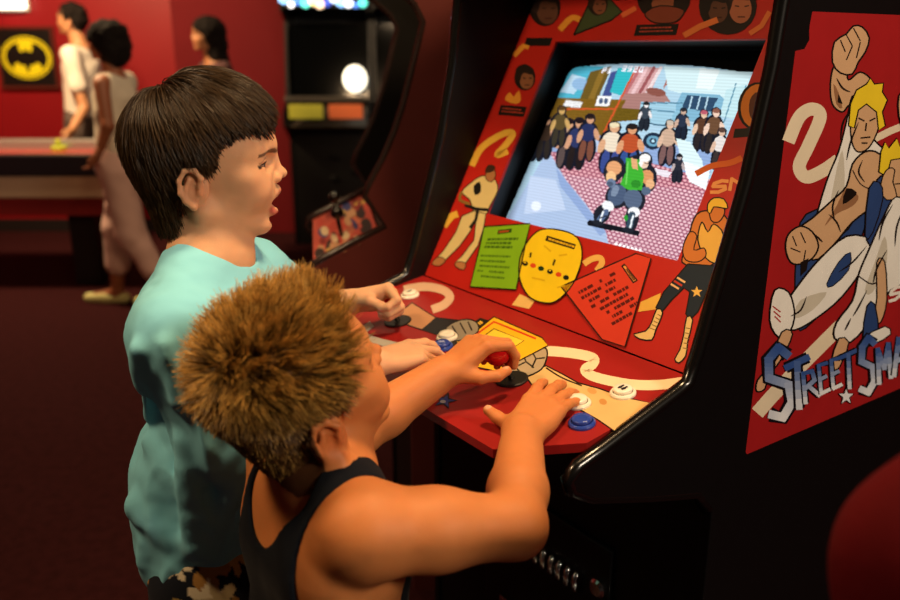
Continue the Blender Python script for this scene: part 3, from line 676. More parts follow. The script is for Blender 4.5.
    def button(x, y, col, icon=0):
        T = Mp(x, y); m = mat('button_'+col, col, rough=.22, spec=.55); bm = bmesh.new()
        add_lathe(bm, [(.0175, .0004), (.0175, .003), (.0155, .0052), (.0135, .0052), (.0132, .003)], 32, T, cap=False); p = obj('button', bm, m, root, smooth=False, bevel=.0004)
        bm = bmesh.new(); add_lathe(bm, [(.0128, .002), (.0128, .0085), (.0118, .0098), (.006, .0093), (.0005, .0091)], 32, T); obj('plunger', bm, m, p, smooth=True)
        if icon:
            bm = bmesh.new()
            for k in range(icon):
                dx = (k-(icon-1)/2)*.0062
                for (cx, cy, rx, ry) in ((dx, .0045, .0017, .0019), (dx, -.001, .0023, .0042)):
                    bm.faces.new([bm.verts.new(T @ Vector((cx+rx*math.cos(t), cy+ry*math.sin(t), .0103))) for t in np.linspace(0, 2*math.pi, 16, endpoint=False)])
            obj('icon', bm, mat('icon_black', '0a0a0a', rough=.5), p)
    for a in ((.5847, -.1485, 'eee6d2'), (.6244, -.1792, '2b45a0'), (.2732, -.1398, 'eee6d2'), (.296, -.165, '2b45a0')): button(*a)
    button(.611, -.0928, 'f0ead8', 2); button(.067, -.0779, 'f0ead8', 1)
    # body below, marquee, back
    bm = bmesh.new(); add_box(bm, o((.0005, .035, .0)), o((W-.0005, .055, .86))); fp = obj('front_panel', bm, GLOSSBLK, root)
    bm = bmesh.new(); add_box(bm, o((.0005, .70, .03)), o((W-.0005, .72, 1.80))); obj('back_panel', bm, GLOSSBLK, root)
    bm = bmesh.new(); add_box(bm, o((.0005, .076, 1.805)), o((W-.0005, .70, 1.822))); obj('top_panel', bm, GLOSSBLK, root)
    bm = bmesh.new(); t = on_bez(0, top+.004); quad_sheet(bm, [o((.0005, t[1], t[2])), o((W-.0005, t[1], t[2])), o((W-.0005, .075, 1.632)), o((.0005, .075, 1.632))], .01, (0, .45, .89)); obj('hood_panel', bm, BLACKMASK, root)
    bm = bmesh.new(); add_box(bm, o((.0005, .066, 1.635)), o((W-.0005, .074, 1.80))); obj('marquee', bm, mat('marquee_print', 'a82418', rough=.3, noise=.4, nscale=6), root)
    # coin door
    bm = bmesh.new(); add_box(bm, o((.17, .026, .20)), o((.50, .0345, .64))); dr = obj('coin_door', bm, STEEL, root, bevel=.003)
    bm = bmesh.new()
    for k in range(6):
        x = .33 + k*.0205; add_tube(bm, [o((x, .022, .528)), o((x, .014, .536)), o((x, .014, .558)), o((x, .022, .566))], .0055, 8)
    obj('chrome_ribs', bm, CHROME, dr, smooth=True)
    bm = bmesh.new()
    add_lathe(bm, [(.017, 0), (.017, .006), (.012, .010), (.002, .0102)], 20, Matrix.Translation(o((.478, .026, .56))) @ Matrix.Rotation(math.pi/2, 4, 'X')); obj('lock', bm, CHROME, dr, smooth=False)
    for x in (.225, .40):
        bm = bmesh.new(); add_box(bm, o((x, .018, .30)), o((x+.055, .0262, .40))); add_box(bm, o((x+.024, .016, .35)), o((x+.031, .0182, .39))); obj('coin_slot', bm, CHROME, dr, bevel=.002)
    return root
# ---------------- artwork
SK = 'd4a87e'; SKD = '9a6c4a'; GI = 'f0ebe2'; CREAM = 'ead8ba'; HAIRY = 'f0cf2a'; BLU = '2a4478'
def side_art(parent):
    a = Art(SIDE); c = [SIDE.px((W+.018, y, z)) for y, z in ((.094, .872), (.098, .868), (.72, .868), (.72, 1.467), (.094, 1.467))]
    c = c[:-1]+[(812, 11.5), (809, 28), (809, 40), (804, 49), (795, 51)]; a.fill('a41c1e', c)
    a.stroke(CREAM, [(788, 142), (799, 117), (812, 109), (820, 117), (808, 146), (799, 166), (806, 177), (822, 171), (838, 160)], 13, 6)
    a.stroke(CREAM, [(757, 413), (770, 398), (800, 366), (838, 328), (880, 292), (920, 262)], 14)
    a.stroke(CREAM, [(872, 140), (890, 131), (912, 122)], 7)
    # fighter with the raised fist
    a.fill(BLU, [(806, 214), (796, 250), (796, 325), (812, 322), (838, 290), (860, 240), (866, 214), (848, 205)], 3, 1.6)
    a.fill(SK, [(834, 66), (830, 84), (832, 104), (842, 112), (850, 104), (868, 98), (872, 82), (860, 72), (848, 80), (846, 66)], 4, 1.8)
    a.fill(SK, [(834, 42), (846, 34), (853, 26), (862, 27), (869, 38), (865, 52), (858, 62), (852, 74), (840, 73), (832, 62)], 2, 1.8)
    for p in (((846, 35), (852, 46)), ((853, 28), (860, 41)), ((840, 40), (845, 52)), ((852, 46), (846, 60)), ((860, 42), (856, 58))): a.stroke('241610', p, 1.3)
    a.fill(SKD, [(833, 84), (838, 92), (842, 108), (836, 104)], 2)
    a.fill(GI, [(852, 96), (846, 122), (838, 152), (826, 182), (816, 226), (840, 236), (862, 206), (878, 176), (884, 152), (874, 140), (864, 118), (860, 104)], 3, 1.8)
    a.fill('cfc6b4', [(842, 150), (834, 180), (828, 220), (836, 224), (844, 190)], 3)
    a.fill(SK, [(853, 108), (864, 98), (876, 104), (880, 118), (876, 134), (868, 148), (858, 152), (852, 144), (850, 126)], 3, 1.6)
    a.fill(HAIRY, [(848, 126), (850, 104), (856, 90), (866, 84), (870, 78), (874, 84), (883, 83), (882, 92), (887, 100), (882, 112), (885, 126), (878, 130), (876, 112), (866, 104), (858, 110), (854, 128)], 0, 1.5)
    for p in (((858, 118), (864, 121)), ((869, 121), (875, 118)), ((866, 123), (865, 131)), ((860, 138), (870, 137)), ((861, 143), (867, 143))): a.stroke('20120c', p, 1.6)
    a.fill(SK, [(876, 152), (864, 152), (852, 164), (846, 186), (832, 200), (812, 218), (800, 230), (812, 260), (832, 246), (852, 222), (874, 204), (884, 180), (884, 162)], 3, 1.9)
    a.fill(SKD, [(846, 188), (858, 196), (852, 206), (836, 214), (824, 226), (836, 206)], 3); a.stroke('241610', [(852, 170), (860, 184), (872, 190)], 1.2, 4)
    a.fill(SK, [(788, 234), (800, 226), (812, 232), (818, 246), (812, 258), (800, 264), (790, 262), (785, 248)], 3, 1.8)
    for p in (((792, 236), (796, 246)), ((800, 232), (805, 243)), ((790, 248), (800, 252)), ((803, 262), (805, 250))): a.stroke('241610', p, 1.3)
    a.fill(GI, [(846, 236), (820, 258), (800, 282), (784, 306), (782, 324), (794, 330), (816, 318), (842, 296), (866, 262), (870, 240)], 3, 1.9)
    a.fill(BLU, [(838, 262), (850, 252), (848, 270), (832, 286), (826, 284)], 2, 1); a.fill('cdc4b2', [(800, 300), (826, 292), (812, 310), (794, 318)], 3)
    a.fill(GI, [(774, 290), (788, 292), (794, 312), (790, 330), (778, 337), (769, 320)], 3, 1.8)
    for k in range(3): a.stroke('b02a2a', [(772+k, 306+5*k), (780, 312+5*k)], 1.4)
    a.fill(SK, [(781, 332), (792, 334), (780, 360), (768, 376), (764, 389), (756, 391), (757, 380), (768, 366)], 3, 1.6)
    for p in (((836, 78), (842, 88), (850, 92)), ((848, 112), (842, 124), (840, 140)), ((862, 160), (858, 172), (864, 182)), ((828, 214), (836, 222), (840, 232)), ((814, 234), (822, 242)), ((866, 246), (852, 262), (838, 272)), ((806, 296), (800, 310), (790, 316)), ((858, 122), (850, 142), (846, 160)), ((838, 190), (832, 206), (834, 220))): a.stroke('18100c', p, 1.8, 4, True)
    a.fill('18100c', [(846, 188), (856, 192), (852, 198), (842, 204)], 2); a.fill('18100c', [(838, 94), (842, 104), (837, 102)]); a.fill('18100c', [(800, 262), (808, 258), (806, 270), (800, 276)])
    # the second fighter, in blue and white
    a.fill(BLU, [(880, 176), (872, 196), (866, 240), (884, 250), (898, 214), (902, 180)], 3, 1.6)
    a.fill(GI, [(898, 192), (884, 214), (868, 250), (858, 274), (852, 300), (836, 322), (834, 338), (850, 342), (872, 318), (890, 290), (930, 270), (944, 220), (926, 190)], 3, 1.9)
    a.fill('cdc4b2', [(884, 236), (874, 262), (864, 290), (872, 292), (886, 262)], 3); a.stroke('241610', [(858, 276), (872, 284), (884, 274)], 1.4, 4)
    a.fill(SK, [(884, 158), (896, 150), (912, 156), (916, 178), (906, 196), (890, 194), (882, 176)], 3, 1.6)
    a.fill(HAIRY, [(878, 172), (880, 152), (884, 142), (888, 148), (896, 138), (899, 146), (910, 140), (912, 152), (920, 158), (912, 168), (902, 158), (890, 160), (886, 176)], 0, 1.4)
    for p in (((888, 168), (894, 171)), ((900, 170), (907, 167)), ((894, 184), (904, 183))): a.stroke('20120c', p, 1.4)
    a.fill(SK, [(888, 168), (894, 170), (892, 182), (896, 196), (886, 200), (880, 190), (882, 176)], 2, 1.3)
    a.fill(SK, [(876, 262), (884, 262), (886, 300), (880, 322), (873, 320), (876, 298)], 3, 1.5); a.fill(SK, [(838, 338), (848, 342), (842, 360), (836, 370), (830, 364)], 2, 1.5)
    a.fill(BLU, [(866, 306), (874, 304), (878, 336), (870, 344), (862, 338)], 2, 1.4); a.fill(GI, [(862, 338), (884, 326), (890, 334), (872, 344)], 2, 1.4)
    a.fill(SK, [(898, 96), (912, 86), (930, 92), (934, 122), (914, 134), (900, 124)], 3, 1.6)
    a.letters('SNK', [(888, 291), (930, 270), (929, 282), (887, 303)], 3, 'efe6dc', 'efe6dc')
    for p in (((892, 204), (882, 222), (878, 240)), ((886, 250), (876, 268), (872, 284)), ((866, 290), (858, 306), (852, 316)), ((904, 206), (896, 226), (894, 246)), ((850, 318), (844, 330))): a.stroke('18100c', p, 1.8, 4, True)
    a.fill(BLU, [(868, 188), (878, 182), (882, 198), (872, 232), (864, 236)], 2, 1.3)
    # the title along the foot
    E = '0e0c14'; T0, T1 = '2f4f92', 'eef0f4'
    a.letters('S', [(762, 352), (788, 344), (796, 410), (768, 424)], 8.5, T0, T1, E, .1)
    a.letters('T', [(784, 368), (808, 354), (808, 402), (790, 412)], 6.5, T0, T1, E, .1)
    a.letters('R', [(800, 374), (814, 368), (820, 394), (802, 404)], 4.2, T0, T1, E, .1)
    a.letters('EE', [(815, 366), (840, 356), (842, 384), (818, 394)], 3.6, T0, T1, E, .2)
    a.letters('T', [(838, 358), (856, 348), (856, 380), (842, 394)], 4, T0, T1, E, .1)
    st = [(845+ (9 if k % 2 == 0 else 4)*math.sin(k*math.pi/5)*.9, 396-(9 if k % 2 == 0 else 4)*math.cos(k*math.pi/5)) for k in range(10)]; a.fill(T1, st, 0, 1.2)
    a.letters('S', [(858, 342), (874, 334), (876, 388), (858, 396)], 6.5, T0, T1, E, .1)
    a.letters('MART', [(874, 350), (936, 318), (938, 352), (876, 384)], 4.6, T0, T1, E, .16)
    a.build('side_art', parent)
def bezel_art(parent):
    a = Art(BEZ); OR = 'e39a34'; YE = 'e2b545'
    a.stroke(YE, [(472, 166), (480, 150), (492, 140), (506, 133), (513, 134), (506, 145), (497, 155), (508, 151)], 6.5, 5)
    # small portraits with captions
    def face(c, r, sk, hr, rot=0):
        a.dot('1a100c', (c[0], c[1]), r*1.12, r*1.32); a.dot(sk, (c[0]+r*.18, c[1]+r*.2), r*.75, r*.98)
        a.fill(hr, [(c[0]-r, c[1]+r*.2), (c[0]-r*.9, c[1]-r), (c[0], c[1]-r*1.45), (c[0]+r*.95, c[1]-r*.9), (c[0]+r*.7, c[1]-r*.35), (c[0]-r*.2, c[1]-r*.5), (c[0]-r*.5, c[1]+r*.3)], 3)
        a.stroke('20120c', [(c[0]-r*.2, c[1]+r*.0), (c[0]+r*.1, c[1]+r*.05)], 1.2); a.stroke('20120c', [(c[0]+r*.45, c[1]+r*.05), (c[0]+r*.75, c[1])], 1.2); a.stroke('3a140c', [(c[0], c[1]+r*.75), (c[0]+r*.5, c[1]+r*.75)], 1.2)
    a.fill(OR, [(505, 100), (510, 92), (514, 97), (519, 90), (521, 100), (516, 104)], 2); face((525, 78), 9.5, '8a5a3c', '221611')
    a.fill('120e0d', [(501, 105), (527, 107), (524, 117), (498, 115)]); a.lines('b8452c', [(503, 107), (525, 109), (523, 115), (500, 113)], 2, .4, 4)
    face((545, 8), 14, '5c3a2c', '2a1c1a'); a.fill('120e0d', [(527, 38), (553, 38), (550, 46), (524, 46)])
    a.stroke(OR, [(514, 56), (524, 46), (529, 48)], 5); a.fill('3d4a2a', [(574, 35), (588, 6), (606, -6), (622, 12), (612, 20)], 0, 1.5); face((598, 4), 9, '7a4a34', '30201a')
    a.stroke(OR, [(560, 30), (572, 18), (580, 20)], 6, 4); a.stroke('d8693a', [(622, 16), (636, 8)], 5)
    a.dot('1c1210', (664, -2), 27, 24); face((660, -2), 15, '8c5138', '1e1614'); a.fill('7d3a28', [(645, 14), (660, 6), (684, 10), (676, 22), (655, 23)], 3, 1.3)
    a.fill('120e0d', [(637, 25), (679, 24), (676, 35), (634, 36)]); a.lines('a8402c', [(640, 27), (676, 26), (674, 33), (638, 34)], 2, .4, 9)
    a.dot('1c1210', (728, 6), 29, 29); face((738, 6), 15, 'a8664a', '2a1c18'); face((716, 8), 13, '5a3a2c', '181110'); a.stroke('d8763c', [(684, 36), (700, 27), (718, 20)], 6); a.stroke('d8763c', [(750, 34), (762, 26), (770, 12)], 5)
    a.build('printed_portraits', parent); a = Art(BEZ)
    # left fighter in a white gi
    G2 = 'd9c88c'
    a.fill(G2, [(482, 176), (494, 178), (498, 190), (490, 206), (486, 214), (474, 212), (470, 200), (462, 192), (472, 182)], 3, 1)
    a.fill('a87448', [(487, 170), (493, 168), (496, 175), (492, 182), (486, 179)], 2, .8); a.fill('3a2418', [(485, 172), (488, 165), (495, 166), (494, 171), (488, 173)], 2)
    a.fill(G2, [(474, 211), (462, 216), (456, 232), (444, 250), (438, 257), (446, 260), (460, 246), (470, 232), (476, 222), (474, 240), (462, 256), (456, 262), (466, 263), (478, 246), (484, 228), (486, 214)], 0, 1)
    a.stroke('1a1a18', [(465, 205), (476, 209), (488, 210)], 3.2); a.stroke('1a1a18', [(478, 210), (476, 220), (470, 228)], 3); a.fill('161512', [(474, 186), (480, 182), (481, 192), (475, 195)], 2); a.stroke('8a6a30', [(462, 192), (460, 200), (470, 204)], 3, 3)
    a.stroke(YE, [(444, 226), (452, 216), (458, 214)], 7)
    a.fill('b07a4c', [(438, 257), (446, 260), (440, 266), (432, 264)], 2, .8); a.fill('b07a4c', [(456, 262), (466, 263), (464, 270), (456, 267)], 2, .8)
    a.build('printed_fighter', parent); a = Art(BEZ)
    # instruction cards
    def card(name, col, pts, smooth=0):
        q = Art(BEZ, .0024); q.fill(col, pts, smooth, 1.4, '1c1208'); return q
    q = card('instruction_card', '7fb81c', [(485, 227), (531, 224), (527, 242), (517, 290), (471, 287), (480, 250)])
    q.fill('24480c', [(499, 230.5), (513, 229), (512, 233), (498, 235)]); q.lines('c04a20', [(500, 231), (512, 230), (511, 232.5), (499, 234)], 1, .6, 3)
    q.lines('3f6a10', [(488, 238), (522, 237), (519, 250), (484, 249)], 3, .62, 11, .95); q.lines('4a7812', [(481, 254), (514, 255), (507, 282), (477, 279)], 5, .4, 12); q.build('instruction_card', parent)
    a.stroke('e8bb64', [(584, 264), (592, 259), (600, 258), (602, 263), (597, 271)], 6, 5); a.build('printed_swoosh', parent); a = Art(BEZ); a.fill('edc877', [(520, 294), (535, 301), (529, 309), (512, 305)]); a.build('printed_swoosh', parent); a = Art(BEZ); a.fill('e8bb52', [(641, 302), (661, 293), (658, 309), (638, 312)])
    q = card('instruction_card', 'f0d41c', [(538, 232), (558, 230), (578, 238), (583, 258), (574, 284), (558, 301), (544, 303), (529, 296), (520, 276), (523, 252)], 4)
    q.fill('2a2008', [(548, 236), (577, 245), (575, 250), (546, 241)]); q.lines('e8c01c', [(549, 237.5), (576, 246), (575, 248.5), (548, 240)], 1, .7, 5)
    for x, y, c in ((526, 264, '14120c'), (534, 266, 'd84a1c'), (542, 269, '1c3a18'), (551, 272, '14120c'), (559.5, 275, 'd84a1c'), (567, 278, '141c0c')): q.dot(c, (x, y), 3, 2.4, 10)
    for x, y in ((526, 263), (551, 271)): q.dot('f0d41c', (x, y), 1, .8)
    for p in (((531, 258), (532, 253)), ((554, 266), (556, 260))): q.stroke('3a3008', p, 2)
    for p in (((545, 246), (552, 252)), ((560, 256), (568, 255)), ((533, 278), (546, 281)), ((558, 288), (566, 286))): q.stroke('d8b40e', p, 1.5)
    q.build('instruction_card', parent)
    q = card('instruction_card', 'd4402a', [(562, 287), (637, 254), (652, 259), (626, 347), (603, 340)])
    q.fill('14100c', [(622, 266.5), (625.5, 264), (639, 281), (634, 284)]); q.fill('e8a050', [(624, 267), (626, 266), (637, 280.5), (634.5, 282)]); q.lines('3a160c', [(624.5, 267), (626, 266), (636.5, 280), (634.5, 281.5)], 1, .8, 6)
    q.lines('4a140c', [(574, 292), (602, 276), (634, 322), (612, 336)], 1, 0, 7)
    for k in range(8):
        t = k/8; x0, y0 = 577+t*34, 292+t*38; q.lines('5a1810', [(x0, y0), (x0+44-12*t, y0-24+6*t), (x0+46-12*t, y0-20.5+6*t), (x0+2, y0+3.5)], 1, .8, 30+k, .6)
    q.build('instruction_card', parent)
    a.build('printed_swoosh', parent); a = Art(BEZ)
    # right fighter: yellow vest, dark trousers, laced boots
    S2 = 'c87a3a'
    a.fill(S2, [(700, 212), (692, 224), (688, 246), (682, 262), (700, 268), (716, 262), (726, 240), (728, 220), (716, 212)], 3, 1.6)
    a.fill('e0b454', [(702, 222), (698, 240), (706, 258), (718, 262), (724, 236), (714, 224), (708, 232)], 3, 1.4)
    a.fill(S2, [(690, 232), (683, 248), (686, 260), (698, 262), (706, 256), (704, 248), (694, 250), (697, 236)], 3, 1.3)
    a.fill(S2, [(710, 204), (720, 202), (725, 212), (719, 222), (711, 220)], 3, 1.3); a.fill('e8c040', [(708, 212), (708, 204), (714, 198), (724, 199), (728, 208), (722, 208), (714, 207), (711, 213)], 2, 1.3)
    a.fill('1c2a3a', [(688, 264), (716, 266), (708, 290), (698, 312), (690, 320), (686, 314), (690, 292), (684, 288), (670, 302), (662, 312), (656, 308), (664, 292), (676, 278)], 0, 1.4)
    for k in range(3): a.stroke(['e8c08a', 'c03a20', 'e8c08a'][k], [(671+k*3.2, 284-k*3.2), (679+k*3.2, 289-k*3.2)], 2)
    st = [(697+(6 if k % 2 == 0 else 2.5)*math.sin(k*math.pi/5), 292-(6 if k % 2 == 0 else 2.5)*math.cos(k*math.pi/5)) for k in range(10)]; a.fill('e8c060', st)
    a.fill('e8cd8a', [(657, 309), (663, 313), (656, 330), (652, 340), (640, 339), (634, 334), (646, 331), (652, 322)], 2, 1.4); a.fill('e8cd8a', [(687, 317), (693, 320), (688, 342), (686, 356), (679, 363), (675, 359), (680, 350), (684, 334)], 2, 1.4)
    for k in range(5): a.stroke('8a6a34', [(650+k*2, 328-k*3.4), (655+k*1.6, 330-k*3.4)], .9); a.stroke('8a6a34', [(683+k*.8, 348-k*5), (688+k*.8, 349-k*5)], .9)
    a.build('printed_fighter', parent); a = Art(BEZ)
    a.letters('SNK', [(711, 183), (768, 172), (766, 183), (709, 194)], 3.4, 'e8a060', 'e8a060'); a.build('maker_lettering', parent); a = Art(BEZ)
    a.stroke('d86a2c', [(696, 174), (712, 166), (730, 163), (742, 158)], 6, 4); a.build('printed_swoosh', parent); a = Art(BEZ)
    a.dot('180e0a', (756, 106), 18, 24, 10); a.dot('d8802c', (757, 106), 16, 22, 10); a.fill('5a3020', [(750, 100), (758, 92), (764, 104), (758, 122), (750, 116)], 3); a.fill('140f0d', [(735, 129), (762, 127), (760, 136), (733, 138)])
    a.build('printed_portrait', parent)
def panel_art(parent):
    a = Art(CPL); CR = 'ead2ac'
    a.stroke(CR, [(540, 351), (560, 352), (582, 355), (594, 359), (592, 365), (585, 370), (592, 376), (610, 381), (635, 385), (660, 385), (684, 382)], 10, 5)
    a.fill('d6b274', [(524, 374), (546, 366), (562, 374), (578, 383), (600, 389), (622, 397), (654, 404), (617, 433), (598, 420), (580, 410), (556, 398), (534, 388)], 0, 1.4)
    a.stroke('2a1c10', [(546, 368), (562, 378), (582, 386)], 1.6, 4); a.dot('c89858', (592, 391), 5, 3, 20); a.dot('c08a4a', (603, 402), 4, 3, 20)
    a.fill('a8977a', [(518, 352), (536, 346), (547, 350), (545, 364), (538, 372), (522, 378), (512, 374), (510, 362)], 3, 1.6)
    for p in (((522, 352), (526, 362), (518, 366)), ((531, 350), (536, 359), (545, 358)), ((526, 362), (534, 368)), ((514, 366), (522, 374)), ((536, 359), (532, 368))): a.stroke('1a140e', p, 1.6)
    # card between the two players
    a.fill('e2b01e', [(448, 352), (494, 317), (542, 338), (548, 346), (498, 372), (470, 366)], 0, 1.4); a.stroke('c03018', [(455, 350), (494, 322), (536, 339)], 2); a.fill('eac83a', [(466, 350), (494, 329), (524, 341), (492, 362)], 0, 1)
    a.fill('1c1614', [(446, 344), (480, 318), (490, 321), (452, 352)]); a.lines('d8a83a', [(455, 340), (480, 320), (484, 323), (458, 344)], 1, .7, 8)
    # first player's side
    a.fill('b8865e', [(398, 314), (412, 303), (436, 318), (422, 330), (404, 324)], 0, 1.2); a.fill('17181c', [(436, 318), (472, 322), (478, 332), (446, 338), (422, 330)], 0, 1)
    a.fill('8c8270', [(446, 328), (462, 320), (476, 322), (478, 332), (464, 340), (450, 340)], 3, 1.4)
    for p in (((452, 326), (458, 336)), ((460, 323), (466, 334)), ((468, 322), (472, 331))): a.stroke('1a140e', p, 1.5)
    a.stroke('caa88c', [(404, 290), (424, 287), (442, 290), (450, 297), (444, 305), (432, 310)], 8.5, 5); a.stroke('b9b2a4', [(372, 324), (362, 334), (376, 341), (396, 346)], 7, 5)
    st = [(445+(12 if k % 2 == 0 else 4.5)*math.sin(k*math.pi/5+.3), 401-(8 if k % 2 == 0 else 3.2)*math.cos(k*math.pi/5+.3)) for k in range(10)]; a.fill('27357a', st, 0, 1.6); a.dot('9a9a9a', (443, 402), 3, 1.6)
    a.build('panel_art', parent)
def screen(root, x0, x1, s0, s1, D):
    """the picture tube: a bulged sheet of small coloured cells showing the game"""
    NX, NY = 340, 264; o = ORG
    u = np.linspace(0, 1, NX+1); v = np.linspace(0, 1, NY+1); U, Vv = np.meshgrid(u, v)
    bul = .010*(1-(2*U-1)**2)*(1-(2*Vv-1)**2); X = x0+(x1-x0)*U; S = s0+(s1-s0)*Vv; d = D-bul
    P = np.stack([X, S*SB+d*CB, 1+S*CB-d*SB], -1).reshape(-1, 3)
    wl = A0 + P[:, :1]*EX + P[:, 1:2]*EY + P[:, 2:]*np.array([0, 0, 1.]); rel = wl-CAM; dd = rel@FW
    qx = (450+F*(rel@RT)/dd).reshape(NY+1, NX+1); qy = (300-F*(rel@UP)/dd).reshape(NY+1, NX+1)
    cx = (qx[:-1, :-1]+qx[1:, 1:])/2; cy = (qy[:-1, :-1]+qy[1:, 1:])/2; n = cx.size; cx = cx.ravel(); cy = cy.ravel()
    C = np.zeros((n, 3)); G = np.random.default_rng(4)
    def fill(col, pts, jit=0):
        m = in_poly(cx, cy, pts); c = np.array(lin(col)); C[m] = c*(1+jit*(G.random((m.sum(), 1))-.5)) if jit else c; return m
    def blob(col, x, y, rx, ry, rot=0):
        a = math.radians(rot); dx = cx-x; dy = cy-y; m = ((dx*math.cos(a)+dy*math.sin(a))/rx)**2+((-dx*math.sin(a)+dy*math.cos(a))/ry)**2 < 1; C[m] = lin(col)
    def line(col, x0, y0, x1, y1, w): m = seg_d(np.stack([cx, cy], 1), (x0, y0), (x1, y1)) < w/2; C[m] = lin(col)
    # street: shop fronts, pavement, cobbles
    fill('aecfe2', [(560, 60), (770, 60), (690, 280), (500, 230)])
    fill('4fb0c8', [(566, 66), (606, 66), (588, 100), (552, 100)]); fill('b8d4e6', [(572, 74), (586, 78), (574, 94), (560, 92)]); blob('8fb4d8', 580, 84, 8, 6)
    fill('6b5522', [(590, 72), (612, 66), (596, 104), (578, 104)]); fill('8a6a2a', [(600, 70), (606, 70), (592, 104), (586, 104)]); fill('40508a', [(611, 72), (620, 70), (608, 104), (600, 102)]); fill('34b6bf', [(618, 68), (637, 68), (622, 96), (610, 92)])
    fill('d0a0a0', [(637, 66), (662, 68), (644, 106), (620, 106)]); 
    for k in range(4): line(['b86a6e', 'e6c0c2', '9a5558', 'e8d4d4'][k], 640+k*7, 68, 624+k*7, 96, 3.2)
    fill('a87a74', [(622, 94), (664, 92), (672, 104), (640, 112), (616, 108)]); blob('8a5248', 656, 92, 10, 4, 10); line('a86a5e', 664, 88, 668, 76, 1.2); line('a86a5e', 664, 86, 672, 82, 1.2)
    fill('cfe8ec', [(664, 66), (752, 72), (742, 106), (690, 96), (668, 90)]); fill('e6f2f2', [(700, 68), (720, 70), (712, 90), (696, 88)])
    fill('7a5a1c', [(554, 98), (626, 100), (606, 138), (536, 134)], .3); fill('e6e6e6', [(566, 100), (583, 102), (580, 108), (563, 106)], .5); fill('f2f2f2', [(598, 96), (612, 96), (609, 106), (595, 106)])
    blob('4a5a7a', 601, 101, 2, 3, 15); blob('4a5a7a', 606, 101, 2, 3, 15)
    line('d0542a', 560, 109, 614, 109, 1.6); line('d0542a', 636, 68, 604, 132, 1.8); fill('6a5418', [(618, 108), (646, 110), (640, 120), (612, 122)], .4)
    fill('8ea8d4', [(534, 128), (720, 150), (700, 196), (640, 180), (556, 162), (526, 156)]); fill('b6c8e6', [(548, 134), (604, 140), (596, 152), (544, 146)]); fill('7c96c8', [(604, 136), (640, 142), (630, 160), (598, 156)])
    m = fill('d8a8b4', [(548, 152), (600, 152), (640, 160), (712, 180), (700, 280), (615, 260), (600, 226), (570, 186)])
    rx, ry = cx*1.0+cy*.25, cy*1.25-cx*.32; gv = ry/4.3; gu = rx/5.0+.5*(np.floor(gv) % 2); k = (1-sstep(.22, .52, np.hypot(gu % 1-.5, gv % 1-.5)))[:, None]
    C[m] = (np.array(lin('a04c68'))*(1-k)+np.array(lin('ecc8d0'))*k)[m]; mm = m & (cy < 174+ (cx-560)*.12); C[mm] *= np.array([.95, .78, .78])
    fill('a9bede', [(548, 150), (566, 180), (586, 204), (606, 232), (612, 262), (500, 230)]); fill('c0d0ea', [(530, 176), (556, 180), (566, 210), (524, 214)]); blob('e6eefa', 536, 206, 5, 5); fill('8ea6d2', [(556, 168), (566, 180), (606, 232), (600, 236), (560, 186)])
    # lorry
    fill('9fc9dc', [(641, 102), (682, 102), (686, 128), (638, 122)]); fill('7fb2cc', [(682, 92), (720, 95), (725, 100), (712, 126), (676, 118), (676, 104)]); fill('2f4a66', [(687, 95), (718, 98), (711, 112), (682, 108)])
    for x in (692, 700, 708): line('b4d4e4', x, 97, x-3, 109, 1.5)
    line('5a8aa4', 646, 109, 674, 112, 1.4); line('5a8aa4', 642, 103, 682, 103, 1.5); blob('8abcd2', 678, 118, 6, 8, 20); line('4a7088', 640, 122, 690, 130, 1.6); fill('bfe0e6', [(726, 90), (746, 84), (738, 120), (720, 116)]); line('6a9ab0', 736, 84, 724, 122, 1.4); line('6a9ab0', 746, 86, 736, 120, 1.4)
    blob('1e2c40', 653, 141, 10, 8.5); blob('6aa0bc', 653, 141, 6.5, 5.5); blob('20304a', 653, 141, 3.5, 3); blob('b4dcea', 653, 141, 1.8, 1.6)
    # onlookers
    def man(x, y, h, top, leg, skin='d09a78', hair='22181a', wide=1.0):
        w = h*.125*wide; sl = h*.10
        for q in ((x, y-h*.6, w*1.75, h*.25), (x-w*.6-sl*.4, y-h*.22, w*.95, h*.27), (x+w*.6-sl*.2, y-h*.22, w*.95, h*.27), (x+sl*.5, y-h*.9, w*.95, h*.12)): blob('181a26', *q, 8)
        blob(leg, x-w*.6-sl*.5, y-h*.22, w*.55, h*.24, 12); blob(leg, x+w*.6-sl*.3, y-h*.22, w*.55, h*.24, 6); blob(top, x, y-h*.6, w*1.35, h*.2, 8); blob(skin, x-w*1.4, y-h*.52, w*.45, h*.15, 20); blob(skin, x+w*1.5, y-h*.55, w*.45, h*.14, -15); blob(skin, x+sl*.5, y-h*.88, w*.62, h*.09); blob(hair, x+sl*.5, y-h*.94, w*.68, h*.055)
    for p in ((538, 160, 40, '2a3a4a', '20262e'), (545, 158, 42, '3a2a20', '2c2622'), (567, 167, 48, 'c09a80', '5a4a48'), (577, 168, 50, '2c3560', '241c1c'), (588, 160, 46, '26305a', '7a4a3a'), (560, 146, 40, '5a4a2a', '3a3428', 'c8a060', '5a4020'), (612, 172, 50, 'e8d8c0', '3a4a8a', 'd8a47e', 'e8d8b0', 1.2), (630, 172, 48, 'b8502c', '34508e', 'd89a70', '241c1a', 1.2), (645, 130, 28, '3a4450', '222831', 'e6e0e0', '1c1c1c'), (668, 164, 44, 'c8a890', '7a5a58', 'd8b49a', 'c8b8a8'), (682, 140, 32, '2a3448', '1c2434', 'c8a894', '2a2a30'), (702, 150, 40, '5a3a2a', '2a2426', 'e0bca0', 'b85a6a'), (714, 152, 44, '6a4a34', '2c2626', 'e8c8b4', '8a5a4a'), (720, 168, 40, 'e0d8d4', '3a3030', 'd8b49c', '5a4038')): man(*p)
